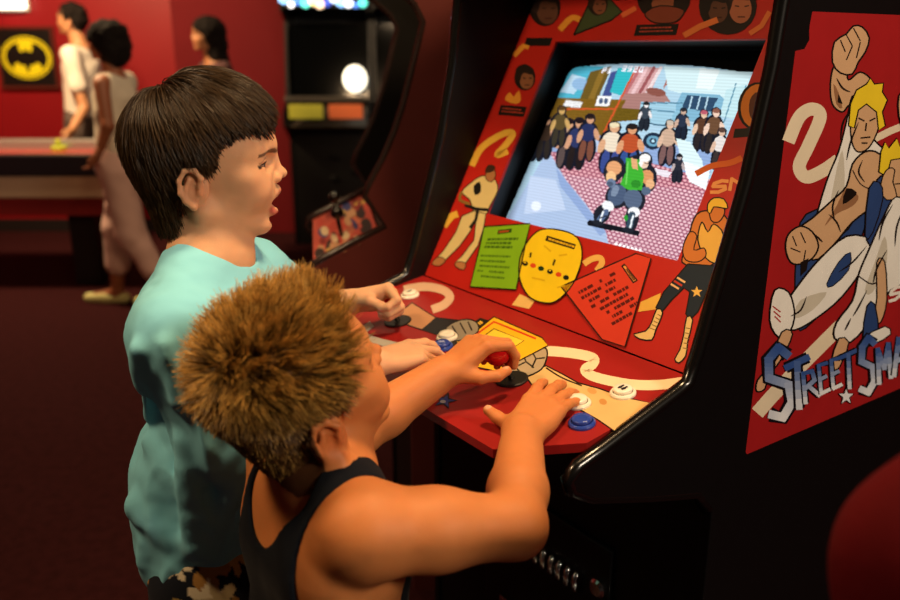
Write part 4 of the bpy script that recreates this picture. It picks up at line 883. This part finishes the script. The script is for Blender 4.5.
    for x, y in ((543, 133), (546, 127)): line('aef0dc', x, y-6, x-5, y+6, 3)
    fill('d8eef0', [(676, 138), (690, 142), (702, 160), (704, 172), (692, 174), (680, 156)]); fill('f0f6f8', [(680, 160), (710, 170), (706, 190), (690, 182)]); man(678, 182, 28, '2a2c38', '22242e', 'b8a8a8', '1c1c22'); fill('e8e0e8', [(655, 168), (672, 172), (668, 178), (654, 174)])
    # the player's fighter: green vest, grey shorts, on his board
    for q in ((614, 170, 10, 14, 20), (648, 178, 9, 14, 0), (634, 174, 12, 19, 8), (617, 196, 11.5, 13, 25), (634, 200, 11.5, 12, -15), (602, 214, 8, 10, 30), (632, 218, 7, 13, 5), (645, 160, 7.5, 8, 0)): blob('20222c', *q)
    line('14161e', 590, 223, 637, 233, 5.5); blob('4a5a76', 617, 195, 9, 11, 25); blob('55657f', 633, 199, 9, 10, -15); blob('7a8aa2', 615, 191, 3.5, 6, 25)
    for x, y, r in ((608, 206, 30), (634, 212, 10)): blob('eef0f2', x, y, 6, 5, r)
    line('55688a', 606, 212, 598, 222, 6); line('e8eef4', 603, 212, 600, 222, 2); line('1c2434', 606, 216, 600, 218, 1.2); line('34485a', 632, 215, 629, 228, 7); line('dfe6ec', 633, 216, 630, 228, 2); blob('20242e', 598, 223, 6, 2.6, 15); blob('20242e', 628, 230, 6, 2.6, 10); blob('2e9a34', 626, 218, 2, 3)
    blob('e0a070', 614, 168, 7.5, 7, 20); blob('d89462', 647, 177, 6.5, 7, 0); blob('f0c08a', 611, 177, 5, 6); blob('e6b080', 650, 184, 4.5, 5)
    fill('3fae34', [(626, 158), (641, 160), (644, 176), (642, 190), (628, 190), (620, 184), (626, 172)]); fill('e0a878', [(631, 158), (637, 159), (638, 170), (632, 168)]); line('6fd05a', 628, 162, 626, 184, 1.6); blob('2e8a2a', 636, 184, 5, 4)
    blob('6a7c98', 611, 183, 4.6, 4.4); blob('4a586e', 610, 184, 3, 2.6); blob('55667e', 646, 191, 4.6, 4.2); blob('e8c8b0', 644, 163, 4.5, 5.5); blob('f2f0ee', 645, 158, 5.5, 4); blob('f2f0ee', 641, 163, 2, 3.5); line('5a3a30', 645, 163, 648, 164, 1.2)
    for x in range(616, 642, 4): blob('ffffff', x, 244+(x-616)*.28, 1.6, 1.4)
    # score along the top
    DIG = {'P': '111101111100100', '1': '010110010010111', '3': '111001111001111', '2': '111001111100111', '0': '111101101101111'}
    def txt(t, x, y, s, sh):
        for i, ch in enumerate(t):
            for k, b in enumerate(DIG.get(ch, '')):
                if b == '1': px, py = x+i*s*4.2+(k % 3)*s-(k//3)*s*.35, y+(k//3)*s*.9+i*.3; blob('f6f6ff', px, py, s*.62, s*.55)
    txt('P1', 604, 68, 1.25, 0); txt('3320', 624, 66, 1.35, 0)
    lit = in_poly(cx, cy, [tuple(p) for p in catmull([(572, 70), (588, 66), (620, 64), (660, 64.5), (700, 66.5), (735, 71), (770, 76), (765, 100), (730, 200), (700, 275), (660, 258), (610, 245), (560, 232), (520, 222.5), (507, 219.5), (508, 214), (522, 182), (540, 140), (562, 88)], 5)])
    edge = poly_d(np.stack([cx, cy], 1), [(508, 218), (522, 182), (540, 140), (562, 88), (570, 71), (588, 66), (620, 64), (660, 64.5), (700, 66.5), (735, 71), (775, 76)])
    C *= lit[:, None]; C *= (.45+.55*np.clip(edge/7, 0, 1))[:, None]; fr = (((np.arange(n)//NX)//2) % 2)[:, None]; C *= 1-.10*fr
    Vg = P - o; idx = (np.arange(NY)[:, None]*(NX+1)+np.arange(NX)[None]).ravel(); Q = np.stack([idx, idx+1, idx+NX+2, idx+NX+1], 1)
    me = bpy.data.meshes.new('screen'); me.vertices.add(len(Vg)); me.vertices.foreach_set('co', Vg.astype(np.float32).ravel()); me.loops.add(len(Q)*4); me.loops.foreach_set('vertex_index', Q.astype(np.int32).ravel()); me.polygons.add(len(Q)); me.polygons.foreach_set('loop_start', np.arange(0, len(Q)*4, 4, dtype=np.int32)); me.update(calc_edges=True)
    ca = me.color_attributes.new('Col', 'FLOAT_COLOR', 'CORNER'); ca.data.foreach_set('color', np.repeat(np.concatenate([C, np.ones((n, 1))], 1), 4, 0).astype(np.float32).ravel())
    m = mat('picture_tube', '050506', rough=.12, spec=.4); nt = m.node_tree; b = nt.nodes['Principled BSDF']; vc = nt.nodes.new('ShaderNodeVertexColor'); vc.layer_name = 'Col'; nt.links.new(vc.outputs['Color'], b.inputs['Emission Color']); b.inputs['Emission Strength'].default_value = SCREEN_E
    s = link_mesh('screen', me, m, root, True)
SCREEN_E = 1.2
# ------------------------------------------------------------------ the room
def structure(name, bm, m): o = obj(name, bm, m); o['kind'] = 'structure'; return o
YB = 6.75
def room():
    bm = bmesh.new(); add_box(bm, (-4.2, -1.6, -.05), (4.2, YB+.1, 0)); structure('floor', bm, mat('maroon_carpet', '351618', rough=.95, spec=.05, noise=.25, nscale=30, bump=.4, bscale=350))
    bm = bmesh.new(); add_box(bm, (-4.2, -1.6, 2.75), (4.2, YB+.1, 2.8)); structure('ceiling', bm, mat('dark_ceiling', '2a2422', rough=.9))
    red = mat('red_wall_paint', '8c1018', rough=.45, spec=.4, noise=.06, nscale=3)
    bm = bmesh.new(); add_box(bm, (-4.2, YB, 0), (4.2, YB+.1, 2.75)); structure('wall_back', bm, red)
    for nm, x0, x1 in (('wall_left', -4.3, -4.2), ('wall_right', 4.2, 4.3)):
        bm = bmesh.new(); add_box(bm, (x0, -1.6, 0), (x1, YB+.1, 2.75)); structure(nm, bm, red)
    xs = on_y(181, 100, YB)[0]; xe = on_y(286, 100, YB)[0]
    bm = bmesh.new(); add_box(bm, (xs, YB-.06, .0), (xe+.1, YB, 2.75)); structure('trim_1', bm, mat('dark_red_panel', '6a0f16', rough=.75, spec=.2, noise=.06, nscale=4))
    bm = bmesh.new(); add_box(bm, (-4.2, YB-.015, 0), (xs, YB, .1)); structure('baseboard_back', bm, mat('dark_base', '1a1010', rough=.6))
    # framed bat sign
    c0 = on_y(-4, 29, YB-.03); c1 = on_y(57, 86, YB-.03); x0, x1, z0, z1 = c0[0], c1[0], c1[2], c0[2]; cx, cz = (x0+x1)/2, (z0+z1)/2; w, h = x1-x0, z1-z0
    t = empty('wall_sign', (cx, YB-.015, cz), 0, 'black sign with a yellow oval bat emblem on the red wall', 'sign')
    bm = bmesh.new(); add_box(bm, (-w/2, -.015, -h/2), (w/2, .012, h/2)); obj('sign_board', bm, mat('sign_black', '0c0b0a', rough=.4), t)
    bm = bmesh.new()
    for a, b in (((-w/2-.02, -h/2-.02), (w/2+.02, -h/2)), ((-w/2-.02, h/2), (w/2+.02, h/2+.02)), ((-w/2-.02, -h/2), (-w/2, h/2)), ((w/2, -h/2), (w/2+.02, h/2))): add_box(bm, (a[0], -.022, a[1]), (b[0], .012, b[1]))
    obj('sign_frame', bm, mat('sign_frame', '5a2018', rough=.4), t)
    def flat(name, pts, y, col): 
        bm = bmesh.new(); bm.faces.new([bm.verts.new((p[0]*w/2, y, p[1]*h/2)) for p in pts]); obj(name, bm, mat('sign_'+col, col, rough=.4), t)
    el = lambda rx, rz: [(rx*math.cos(a), rz*math.sin(a)) for a in np.linspace(0, 2*math.pi, 48, endpoint=False)]
    flat('emblem_rim', el(.96, .76), -.0160, 'e6d81c'); flat('emblem_line', el(.91, .70), -.0164, '0c0b0a'); flat('emblem_oval', el(.87, .66), -.0168, 'f2e41c')
    hb = [(0, .24), (.05, .24), (.08, .38), (.11, .22), (.20, .20), (.26, .30), (.25, .52), (.50, .46), (.72, .26), (.80, .0), (.72, -.24), (.52, -.42), (.50, -.24), (.36, -.16), (.24, -.28), (.12, -.24), (.06, -.40), (0, -.56)]
    flat('bat', hb + [(-x, z) for x, z in hb[::-1][1:-1]], -.0172, '0b0a0a')
    # lit wall fitting at the top
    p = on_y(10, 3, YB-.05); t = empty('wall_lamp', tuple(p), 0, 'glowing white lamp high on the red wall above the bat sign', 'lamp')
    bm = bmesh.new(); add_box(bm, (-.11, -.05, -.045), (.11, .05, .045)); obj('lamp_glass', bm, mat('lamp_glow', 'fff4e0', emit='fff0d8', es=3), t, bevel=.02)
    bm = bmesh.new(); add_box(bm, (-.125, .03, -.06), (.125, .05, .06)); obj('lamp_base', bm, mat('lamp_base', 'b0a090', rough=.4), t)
    # table-hockey table
    yn, yf = 4.98, 5.62; xr = -1.98; xl = -3.75; zt = .815
    t = empty('air_hockey_table', ((xl+xr)/2, (yn+yf)/2, 0), 0, 'long games table with silver rails and red top by the back wall', 'games table'); ox, oy = (xl+xr)/2, (yn+yf)/2
    bb = lambda bm, a, b: add_box(bm, (a[0]-ox, a[1]-oy, a[2]), (b[0]-ox, b[1]-oy, b[2]))
    bm = bmesh.new(); bb(bm, (xl+.05, yn+.05, .74), (xr-.05, yf-.05, .80)); obj('playing_surface', bm, mat('table_red', 'a8423e', rough=.25), t)
    silver = mat('table_rail', 'b8b4b0', rough=.3, metal=.6)
    for a, b in (((xl, yf-.1, .74), (xr, yf, .86)), ((xl, yn+.1, .74), (xl+.09, yf-.1, .86)), ((xr-.09, yn+.1, .74), (xr, yf-.1, .84))):
        bm = bmesh.new(); bb(bm, a, b); obj('rail', bm, silver, t, bevel=.012)
    for z0, z1, y, m in ((.70, .825, yn, mat('table_dark', '1b1820', rough=.35)), (.57, .70, yn+.012, mat('table_cream', 'b89e86', rough=.5)), (.46, .57, yn+.02, mat('table_apron_red', '7a1a1a', rough=.5))):
        bm = bmesh.new(); bb(bm, (xl, y, z0), (xr, y+.1, z1)); bb(bm, (xr-.08, y+.1, z0), (xr, yf, z1-.02)); obj('apron', bm, m, t, bevel=.006)
    for x in (xl+.25, xr-.3):
        for y in (yn+.2, yf-.25): bm = bmesh.new(); bb(bm, (x-.08, y-.08, 0), (x+.08, y+.08, .5)); obj('leg', bm, mat('table_leg', '141012', rough=.5), t, bevel=.01)
    # red stool in the near corner
    sx, sy = .46, .66
    t = empty('bar_stool', (sx, sy, 0), math.radians(180), 'padded red bar stool beside the arcade machine, close to the camera', 'stool')
    vin = mat('red_vinyl', '520a10', rough=.8, spec=.08, bump=.15, bscale=60)
    bm = bmesh.new(); add_lathe(bm, [(.02, .70), (.185, .70), (.205, .715), (.21, .74), (.2, .77), (.15, .785), (.0005, .79)], 40); obj('seat', bm, vin, t, smooth=True)
    b = Body(); b.cone((-.14, .17, .93), (.14, .17, .93), .05, .05, .05); b.cone((-.13, .175, 1.09), (.13, .175, 1.09), .07, .07, .1); b.cone((0, .17, .95), (0, .18, 1.10), .15, .16, .08, sq=((0, 1, 0), .3)); V, Q = b.mesh(.006); np_mesh('backrest', V, Q, vin, t)
    for x in (-.09, .09): bm = bmesh.new(); add_tube(bm, [(x, .12, .71), (x, .19, .74), (x, .2, .9)], .011, 10); obj('back_post', bm, CHROME, t, smooth=True)
    bm = bmesh.new(); add_tube(bm, [(0, 0, .02), (0, 0, .70)], .03, 16); obj('post', bm, CHROME, t, smooth=True)
    bm = bmesh.new(); add_lathe(bm, [(.22, 0), (.22, .012), (.19, .025), (.04, .045), (.03, .06)], 40); obj('base', bm, CHROME, t)
    bm = bmesh.new(); add_tube(bm, [(.17*math.cos(a), .17*math.sin(a), .28) for a in np.linspace(0, 2*math.pi, 33)], .011, 8); add_tube(bm, [(-.17, 0, .28), (.17, 0, .28)], .008, 8); obj('foot_ring', bm, CHROME, t, smooth=True)
def neighbour():
    """maroon-sided machine beyond, turned so that its side faces the camera"""
    ex = nrm((.157, -.988, 0)); ey = np.array([-ex[1], ex[0], 0]); base = np.array([0, 1.99, 0.]) ; org = np.array([-.3, .1, 0])
    PL = Plane((0, 0, 0), (1, 0, 0), base, ex, ey, org); root = empty('arcade_cabinet', tuple(base+ex*org[0]+ey*org[1]), math.atan2(ex[1], ex[0]), 'dark arcade machine with a maroon side standing behind the red machine', 'arcade machine')
    o = lambda p: tuple(np.asarray(p, float)-org); W2 = .6
    fr = [PL.at(*p)[1:] for p in ((309, 268), (330, 256), (386, 227), (366, 196), (371, 184), (384, 160), (396, 132), (405, 104), (416, 60), (425, 22))]
    y0 = fr[0][0]; rim = [(y0+.24, 0), (y0+.24, .70), (y0+.02, .86), (y0-.006, fr[0][1]-.02)] + [tuple(q) for q in fr] + [(fr[-1][0]-.02, 1.52), (fr[-1][0]-.12, 1.60), (fr[-1][0]-.12, 1.80), (y0+.95, 1.80), (y0+.95, 0)]
    rim[4:4] = []
    mar = mat('maroon_laminate', '5c2826', rough=.4, spec=.45, noise=.1, nscale=15)
    prof = rim
    for x0, x1 in ((-.02, 0), (-W2-.02, -W2)):
        bm = bmesh.new(); add_prism(bm, [o((x0, y, z)) for y, z in prof], [o((x1, y, z)) for y, z in prof]); p = obj('side_panel', bm, mar if x1 == 0 else GLOSSBLK, root)
        bm = bmesh.new(); add_tube(bm, [o(((x0+x1)/2, y, z)) for y, z in prof[1:18]], .011, 8); obj('edge_moulding', bm, mat('worn_moulding', '2a1c1a', rough=.25, spec=.6), p, smooth=True)
    ya, za = fr[0]; yb, zb = fr[0][0]+.17, fr[0][1]+.075
    bm = bmesh.new(); add_prism(bm, [o(p) for p in ((-W2, ya+.01, za-.02), (-.0205, ya+.01, za-.02), (-.0205, yb, zb-.02), (-W2, yb, zb-.02))], [o(p) for p in ((-W2, ya+.01, za), (-.0205, ya+.01, za), (-.0205, yb, zb), (-W2, yb, zb))])
    cp = obj('control_panel', bm, mat('neighbour_panel', 'c8503c', rough=.35), root)
    P2 = Plane((0, ya+.01, za), nrm((0, -(zb-za), yb-ya-.01)), base, ex, ey, org); a = Art(P2)
    r = random.Random(3)
    cols = ['c89a72', 'd8b45a', '8a2018', '2a3a7a', 'c04030', 'e0c8a0', '1c1614', 'd07050']
    for k in range(46):
        x, y = r.uniform(.05, .95), r.uniform(.1, .9); q = P2.px((-W2*x, ya+.01+(yb-ya-.01)*y, za+(zb-za)*y)); a.dot(r.choice(cols), q, r.uniform(3, 7), r.uniform(2, 5), r.uniform(0, 180))
    a.build('panel_art', cp)
    for x in (-.18, -.42):
        bm = bmesh.new(); c = np.array((x, (ya+yb)/2, (za+zb)/2)); add_tube(bm, [o(c), o(c+[0, -.01, .05])], .005, 8); bmesh.ops.create_uvsphere(bm, u_segments=16, v_segments=10, radius=.017, matrix=Matrix.Translation(o(c+[0, -.01, .06]))); obj('joystick', bm, mat('black_stick', '0c0c0c', rough=.2), root, smooth=True)
    bm = bmesh.new(); t = fr[-1]; quad_sheet(bm, [o((-W2, yb+.005, zb)), o((-.0205, yb+.005, zb)), o((-.0205, t[0]+.10, t[1])), o((-W2, t[0]+.10, t[1]))], .01, (0, -.8, .5)); bz = obj('bezel', bm, BLACKMASK, root)
    bm = bmesh.new(); c0 = np.array((0, yb+.005, zb)); c1 = np.array((0, t[0]+.10, t[1])); g = lambda x, s: o(c0+(c1-c0)*s+np.array([x, -.003, .002])); bm.faces.new([bm.verts.new(g(*q)) for q in ((-.52, .25), (-.1, .25), (-.1, .9), (-.52, .9))]); obj('screen', bm, mat('dark_tube', '060708', rough=.08), root)
    bm = bmesh.new(); add_box(bm, o((-W2, y0+.25, 0)), o((-.0205, y0+.27, .80))); obj('front_panel', bm, GLOSSBLK, root)
    bm = bmesh.new(); add_box(bm, o((-W2, y0+.93, 0)), o((-.0205, y0+.945, 1.79))); obj('back_panel', bm, GLOSSBLK, root)
    bm = bmesh.new(); add_box(bm, o((-W2, t[0]-.10, 1.60)), o((-.0205, t[0]-.09, 1.78))); obj('marquee', bm, BLACKMASK, root)
def far_machines():
    Y = 6.15
    def mach(pxl, pxr, label, kind):
        xl = on_y(pxl, 100, Y)[0]; xr = on_y(pxr, 100, Y)[0]; w = xr-xl; cx = (xl+xr)/2; z = lambda py: on_y(400, py, Y)[2]
        t = empty('arcade_cabinet', (cx, Y, 0), 0, label, 'arcade machine'); blk = mat('far_black', '0d0c0d', rough=.35)
        rim = [(.1, 0), (.1, .8), (-.12, .9), (-.12, 1.0), (.02, 1.06), (.12, 1.62), (-.02, 1.68), (-.02, 2.02), (.5, 2.02), (.5, 0)]
        for s in (-1, 1):
            bm = bmesh.new(); add_prism(bm, [(s*w/2, y, q) for y, q in rim], [(s*(w/2-.02), y, q) for y, q in rim]); obj('side_panel', bm, blk, t)
        i = w/2-.021
        bm = bmesh.new(); add_box(bm, (-i, .11, 0), (i, .13, .86)); obj('front_panel', bm, blk, t)
        bm = bmesh.new(); add_box(bm, (-i, .47, 0), (i, .49, 2.0)); obj('back_panel', bm, blk, t)
        bm = bmesh.new(); quad_sheet(bm, [(-i, -.10, .90), (i, -.10, .90), (i, .05, 1.03), (-i, .05, 1.03)], .02, (0, -.6, .8)); cp = obj('control_panel', bm, mat('far_panel', '3a3026', rough=.4), t)
        bm = bmesh.new(); quad_sheet(bm, [(-i, .06, 1.08), (i, .06, 1.08), (i, .14, 1.60), (-i, .14, 1.60)], .01, (0, -.98, .1)); sc = obj('screen', bm, mat('dark_tube', '060708', rough=.08), t)
        bm = bmesh.new(); add_box(bm, (-i, -.03, 1.70), (i, -.01, 2.0)); mq = obj('marquee', bm, mat('far_marquee', '101418', rough=.3), t)
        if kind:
            cols = ['8fc8ff', 'ffffff', '4a7ad0', '60e0c8', 'fff0a0', 'ffd8b0', '3a50b0', 'e8f4ff']; r = random.Random(2)
            for k in range(12):
                bm = bmesh.new(); x = -i*.95+k*i*1.9/11; add_lathe(bm, [(.02+.02*r.random(), 0), (.02, .012), (.001, .014)], 14, Matrix.Translation((x, -.031, 1.715+.05*r.random())) @ Matrix.Rotation(math.pi/2, 4, 'X')); c = cols[k % 8]; obj('marquee_light', bm, mat('glow_'+c, c, emit=c, es=2.2), mq)
            # lit coin plates under the screen
            for s, c, e in ((-1, 'b8b03a', 'c8c040'), (1, 'd86a3a', 'e07040')):
                bm = bmesh.new(); add_box(bm, (s*i*.49-i*.42, -.135, .955), (s*i*.49+i*.42, -.122, 1.055)); obj('lit_plate', bm, mat('plate_'+c, c, rough=.4, emit=e, es=.16), t, bevel=.01)
            bm = bmesh.new(); add_box(bm, (-i, -.14, 1.07), (i, -.10, 1.11)); obj('panel_ledge', bm, mat('ledge_grey', '4a443e', rough=.4), t, bevel=.006)
            bm = bmesh.new(); bmesh.ops.create_uvsphere(bm, u_segments=20, v_segments=14, radius=.085, matrix=Matrix.Translation((i*.70, -.03, 1.225)) @ Matrix.Diagonal((1, .5, 1.1, 1))); obj('reflection_ball', bm, mat('reflection_glow', 'fff8e0', emit='fff6dc', es=2.2), t, smooth=True)  # glowing ball stands in for a lamp's reflection in the dark screen
            for x, zz, rr in ((i*.05, .66, .04), (i*.70, .56, .07), (i*.05, .36, .035), (i*.05, .50, .04)):
                bm = bmesh.new(); add_lathe(bm, [(rr, 0), (rr, .012), (rr*.7, .02), (.001, .021)], 20, Matrix.Translation((x, .11, zz)) @ Matrix.Rotation(math.pi/2, 4, 'X') @ Matrix.Diagonal((1, .6, 1, 1))); obj('coin_return', bm, STEEL, t)
        else:
            for k, (c, zz, xx) in enumerate((('d8a030', 1.32, -.5), ('c04828', 1.2, -.45), ('e0c850', 1.08, -.55), ('b8b0a0', 1.45, -.35))):
                bm = bmesh.new(); add_lathe(bm, [(.07, 0), (.07, .008), (.001, .01)], 16, Matrix.Translation((xx*i, .03+.09*(zz-1.06)/.56+.0, zz)) @ Matrix.Rotation(math.pi/2, 4, 'X') @ Matrix.Diagonal((.8, 1, 1, 1))); obj('bezel_print', bm, mat('print_'+c, c, rough=.4, emit=c, es=.10), sc)
        return t
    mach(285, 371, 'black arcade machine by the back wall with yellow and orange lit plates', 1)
    mach(373, 458, 'black arcade machine with orange and yellow prints, half hidden by the maroon one', 0)
# ------------------------------------------------------------------ people across the room
def passers_by():
    SK2 = mat('skin_far', rough=.5, vcol=True); hairm = mat('dark_hair', '140e0c', rough=.85, spec=.15, bump=.6, bscale=90)
    def build(label, X, Y, hh, yaw, skin, clothes, arms, hair, stride=.0, shoes='e8e0b0', lower=('pants', 'd8b8b0', .25)):
        root = empty('person', (X, Y, 0), 0, label, 'person'); k = hh/1.65; f3 = np.array([math.cos(yaw), math.sin(yaw), 0]); r3 = np.array([math.sin(yaw), -math.cos(yaw), 0]); o = np.array([X, Y, 0])
        P = lambda a, b, c: o + f3*a*k + r3*b*k + np.array([0, 0, c*k])
        b = Body(); f = Frame(P(.01, 0, 1.52), r3, f3, (0, 0, 1), .00098*k); head(b, f, 0)
        b.cone(f.w((0, 0, -20)), P(-.02, 0, 1.36), .048*k, .055*k, .02); b.cone(P(-.02, .14, 1.34), P(-.02, -.14, 1.34), .05*k, .05*k, .04); b.cone(P(-.01, 0, 1.22), P(-.01, 0, .95), .10*k, .105*k, .05, sq=(r3, 1.4))
        hands = []
        for s, (e, w) in zip((1, -1), arms):
            S = P(-.02, s*.17, 1.33); b.cone(S, e, .042*k, .034*k, .02); b.cone(e, w, .034*k, .024*k, .015); d = nrm(w-e); n = np.cross(d, r3)
            if np.linalg.norm(n) < .2: n = np.array([0, 0, 1.])
            hand(b, w, d, n, 1 if s < 0 else -1, 1.15*k, [(25, 30, 20)]*4)
        legs = []
        for s in (1, -1):
            st = stride*s; hp = P(0, s*.085, .90); kn = P(.03+st*.45, s*.085, .48); an = P(-.03+st*(1 if st > 0 else 1.15), s*.08, .085 if st >= 0 else .12); legs.append((hp, kn, an)); b.cone(hp, kn, .085*k, .058*k, .03); b.cone(kn, kn+(an-kn)*.4, .056*k, .055*k, .02); b.cone(kn+(an-kn)*.4, an, .055*k, .036*k, .02); b.cone(an-[0, 0, .02], an+f3*.16-[0, 0, .05*k], .036*k, .025*k, .02)
        V, Q = b.mesh(.008); C = np.tile(lin(skin), (len(V), 1)); C = paint_head(V, C, f, 0, lin('9a5a4a'), lin('1c1210'), lin('140e0c'), [(90, 90), (70, 70), (20, 50), (12, 10), (-20, 20), (-25, -40), (-80, -30), (-130, 20), (-130, 190), (60, 190), (130, 140)]); put('body', V, Q, C, SK2, root)
        h = Body(); hair(h, f); h.disp = lambda p: .010*vnoise(p, .035, 3)+.005*vnoise(p, .014, 5); V, Q = h.mesh(.007); np_mesh('hair', V-np.array(root.location), Q, hairm, root)
        c = Body(); c.cone(P(-.01, 0, 1.24), P(-.01, 0, .88), .115*k, .128*k, .05, sq=(r3, 1.4)); c.cone(P(-.02, .13, 1.335), P(-.02, -.13, 1.335), .06*k, .06*k, .05)
        if clothes[2]:
            for s, (e, w) in zip((1, -1), arms): S = P(-.02, s*.17, 1.33); c.cone(S, S+(e-S)*.6, .06*k, .058*k, .03)
        c.ell(f.w((0, 5, -90)), (.07, .07, .09), .01, mode='s'); c.half(P(0, 0, .84), (0, 0, -1), .005); c.disp = lambda p: .008*vnoise(p, .08, 7); V, Q = c.mesh(.008); np_mesh('shirt', V-np.array(root.location), Q, mat('cloth_'+clothes[1], clothes[1], rough=.9, noise=.05, nscale=8), root)
        p = Body(); p.cone(P(0, 0, .93), P(0, 0, .86), .118*k, .125*k, .03, sq=(r3, 1.35))
        for hp, kn, an in legs: p.cone(hp, kn, .105*k, .082*k, .04); p.cone(kn, kn+(an-kn)*(1-lower[2]), .08*k, .075*k, .03)
        p.disp = lambda q: .007*vnoise(q, .07, 2); V, Q = p.mesh(.008); np_mesh(lower[0], V-np.array(root.location), Q, mat('cloth_'+lower[1], lower[1], rough=.9, noise=.05, nscale=8), root)
        for hp, kn, an in legs:
            q = Body(); q.chain([an+[0, 0, -.05*k]-f3*.04, an+f3*.07-[0, 0, .052*k], an+f3*.18-[0, 0, .058*k]], [.036*k, .040*k, .032*k], .02); q.half(an+[0, 0, -.015], (0, 0, 1), .004); q.half(an-[0, 0, .084*k], (0, 0, -1), .003); V, Q = q.mesh(.007); np_mesh('shoe', V-np.array(root.location), Q, mat('shoe_'+shoes, shoes, rough=.6), root)
        return root, P
    short = lambda h, f: (h.ell((0, -8, 72), (78, 92, 78), 0, f), h.ell((0, -40, 20), (70, 55, 60), 20, f), h.ell((0, 60, 20), (70, 40, 62), 10, f, 's'))
    curly = lambda h, f: (h.ell((0, -16, 68), (112, 120, 100), 0, f), h.ell((0, -50, -10), (108, 82, 90), 30, f), h.ell((0, 75, 5), (80, 55, 62), 15, f, 's'))
    long_ = lambda h, f: (h.ell((0, -8, 68), (98, 108, 92), 0, f), h.cone((0, -40, 30), (0, -60, -170), 85, 75, 40, f), h.ell((0, 70, 5), (70, 50, 65), 15, f, 's'))
    # woman walking to the left
    X, Y = -1.80, 4.62; yaw = math.pi-.10; k = 1.545/1.65
    def pt(px, py, y): return on_y(px, py, y)
    build('woman in a white sleeveless top and pale trousers walking, dark curly hair', X, Y, 1.545, yaw, '9a5a3c', ('top', 'e8dcc8', False), [(pt(128, 122, Y+.24), pt(118, 150, Y+.26)), (pt(108, 126, Y-.22), pt(100, 150, Y-.22))], curly, .19, 'd8d490', ('trousers', 'e0b8ae', .42))
    X, Y = -2.60, 6.12
    build('man in a white shirt reaching over the games table, short dark hair', X, Y, 1.72, math.pi-.05, 'c08860', ('shirt', 'e2d8cc', True), [(pt(98, 105, Y+.14), pt(88, 130, Y+.05)), (pt(84, 108, Y-.22), pt(72, 130, Y-.38))], short, .04, '2a2a2a', ('trousers', '5a4a44', .06))
    X, Y = -1.52, 5.55
    build('person with long dark hair standing near the red wall panel', X, Y, 1.60, math.pi+.6, 'b07850', ('shirt', '4a2a2a', True), [(np.array([X-.1, Y-.25, 1.05]), np.array([X-.25, Y-.25, .9])), (np.array([X+.1, Y+.22, 1.05]), np.array([X-.05, Y+.25, .88]))], long_, .05, '2a2020', ('trousers', '2a2c3a', .06))
    p = on_z(59, 150, .80); t = empty('striker', tuple(p), 0, 'yellow green striker under the hand of the man at the games table', 'striker'); 
    t.location = (p[0], p[1], .8005); m = mat('striker_green', 'b8c83a', rough=.35)
    bm = bmesh.new(); add_lathe(bm, [(.045, .0), (.048, .006), (.048, .02), (.044, .026), (.02, .027)], 24); obj('disc', bm, m, t)
    bm = bmesh.new(); add_lathe(bm, [(.016, .026), (.018, .05), (.02, .06), (.015, .068), (.001, .07)], 20); obj('knob', bm, m, t, smooth=True)
# ------------------------------------------------------------------ build everything, then light it
cabinet(); neighbour(); far_machines(); room(); passers_by(); boy_tall(); boy_small()
def lamp(name, loc, at, e, size, col, shape='DISK'):
    l = bpy.data.lights.new(name, 'AREA'); l.shape = shape; l.energy = e; l.size = size; l.color = col; o = bpy.data.objects.new(name, l); COL.objects.link(o); o.location = loc
    o.rotation_euler = (Vector(at)-Vector(loc)).to_track_quat('-Z', 'Y').to_euler(); return o
WARM = (1, .64, .32)
lamp('ceiling_lamp', (.30, .95, 2.7), (.05, 1.05, 1.0), 30, .25, WARM)
lamp('ceiling_lamp', (-1.25, .75, 2.6), (-.3, 1.0, 1.0), 22, .3, (1, .66, .36))
lamp('ceiling_lamp', (1.8, -.8, 2.5), (.3, 1.2, 1.2), 48, .5, (1, .82, .62))
lamp('ceiling_lamp', (-2.6, 4.9, 2.7), (-2.4, 5.8, .9), 120, .5, (1, .70, .38))
lamp('ceiling_lamp', (-.5, 3.6, 2.7), (-.3, 4.4, .5), 18, .5, (1, .70, .42))
w = bpy.data.worlds.new('room_air'); SC.world = w; w.use_nodes = True; w.node_tree.nodes['Background'].inputs[0].default_value = (.02, .014, .012, 1)
# ------------------------------------------------------------------ camera
cd = bpy.data.cameras.new('camera'); cam = bpy.data.objects.new('camera', cd); COL.objects.link(cam)
cd.sensor_width = 36; cd.lens = F/900*36; cam.location = (0, 0, H); cam.rotation_euler = (math.pi/2-PITCH, 0, 0)
cd.clip_start = .02; cd.dof.use_dof = True; cd.dof.focus_distance = 1.13; cd.dof.aperture_fstop = 3.2
SC.camera = cam
SC.view_settings.view_transform = 'Standard'; SC.view_settings.look = 'None'; SC.view_settings.exposure = 0.0; SC.view_settings.gamma = 1.0; SC.view_settings.use_curve_mapping = False
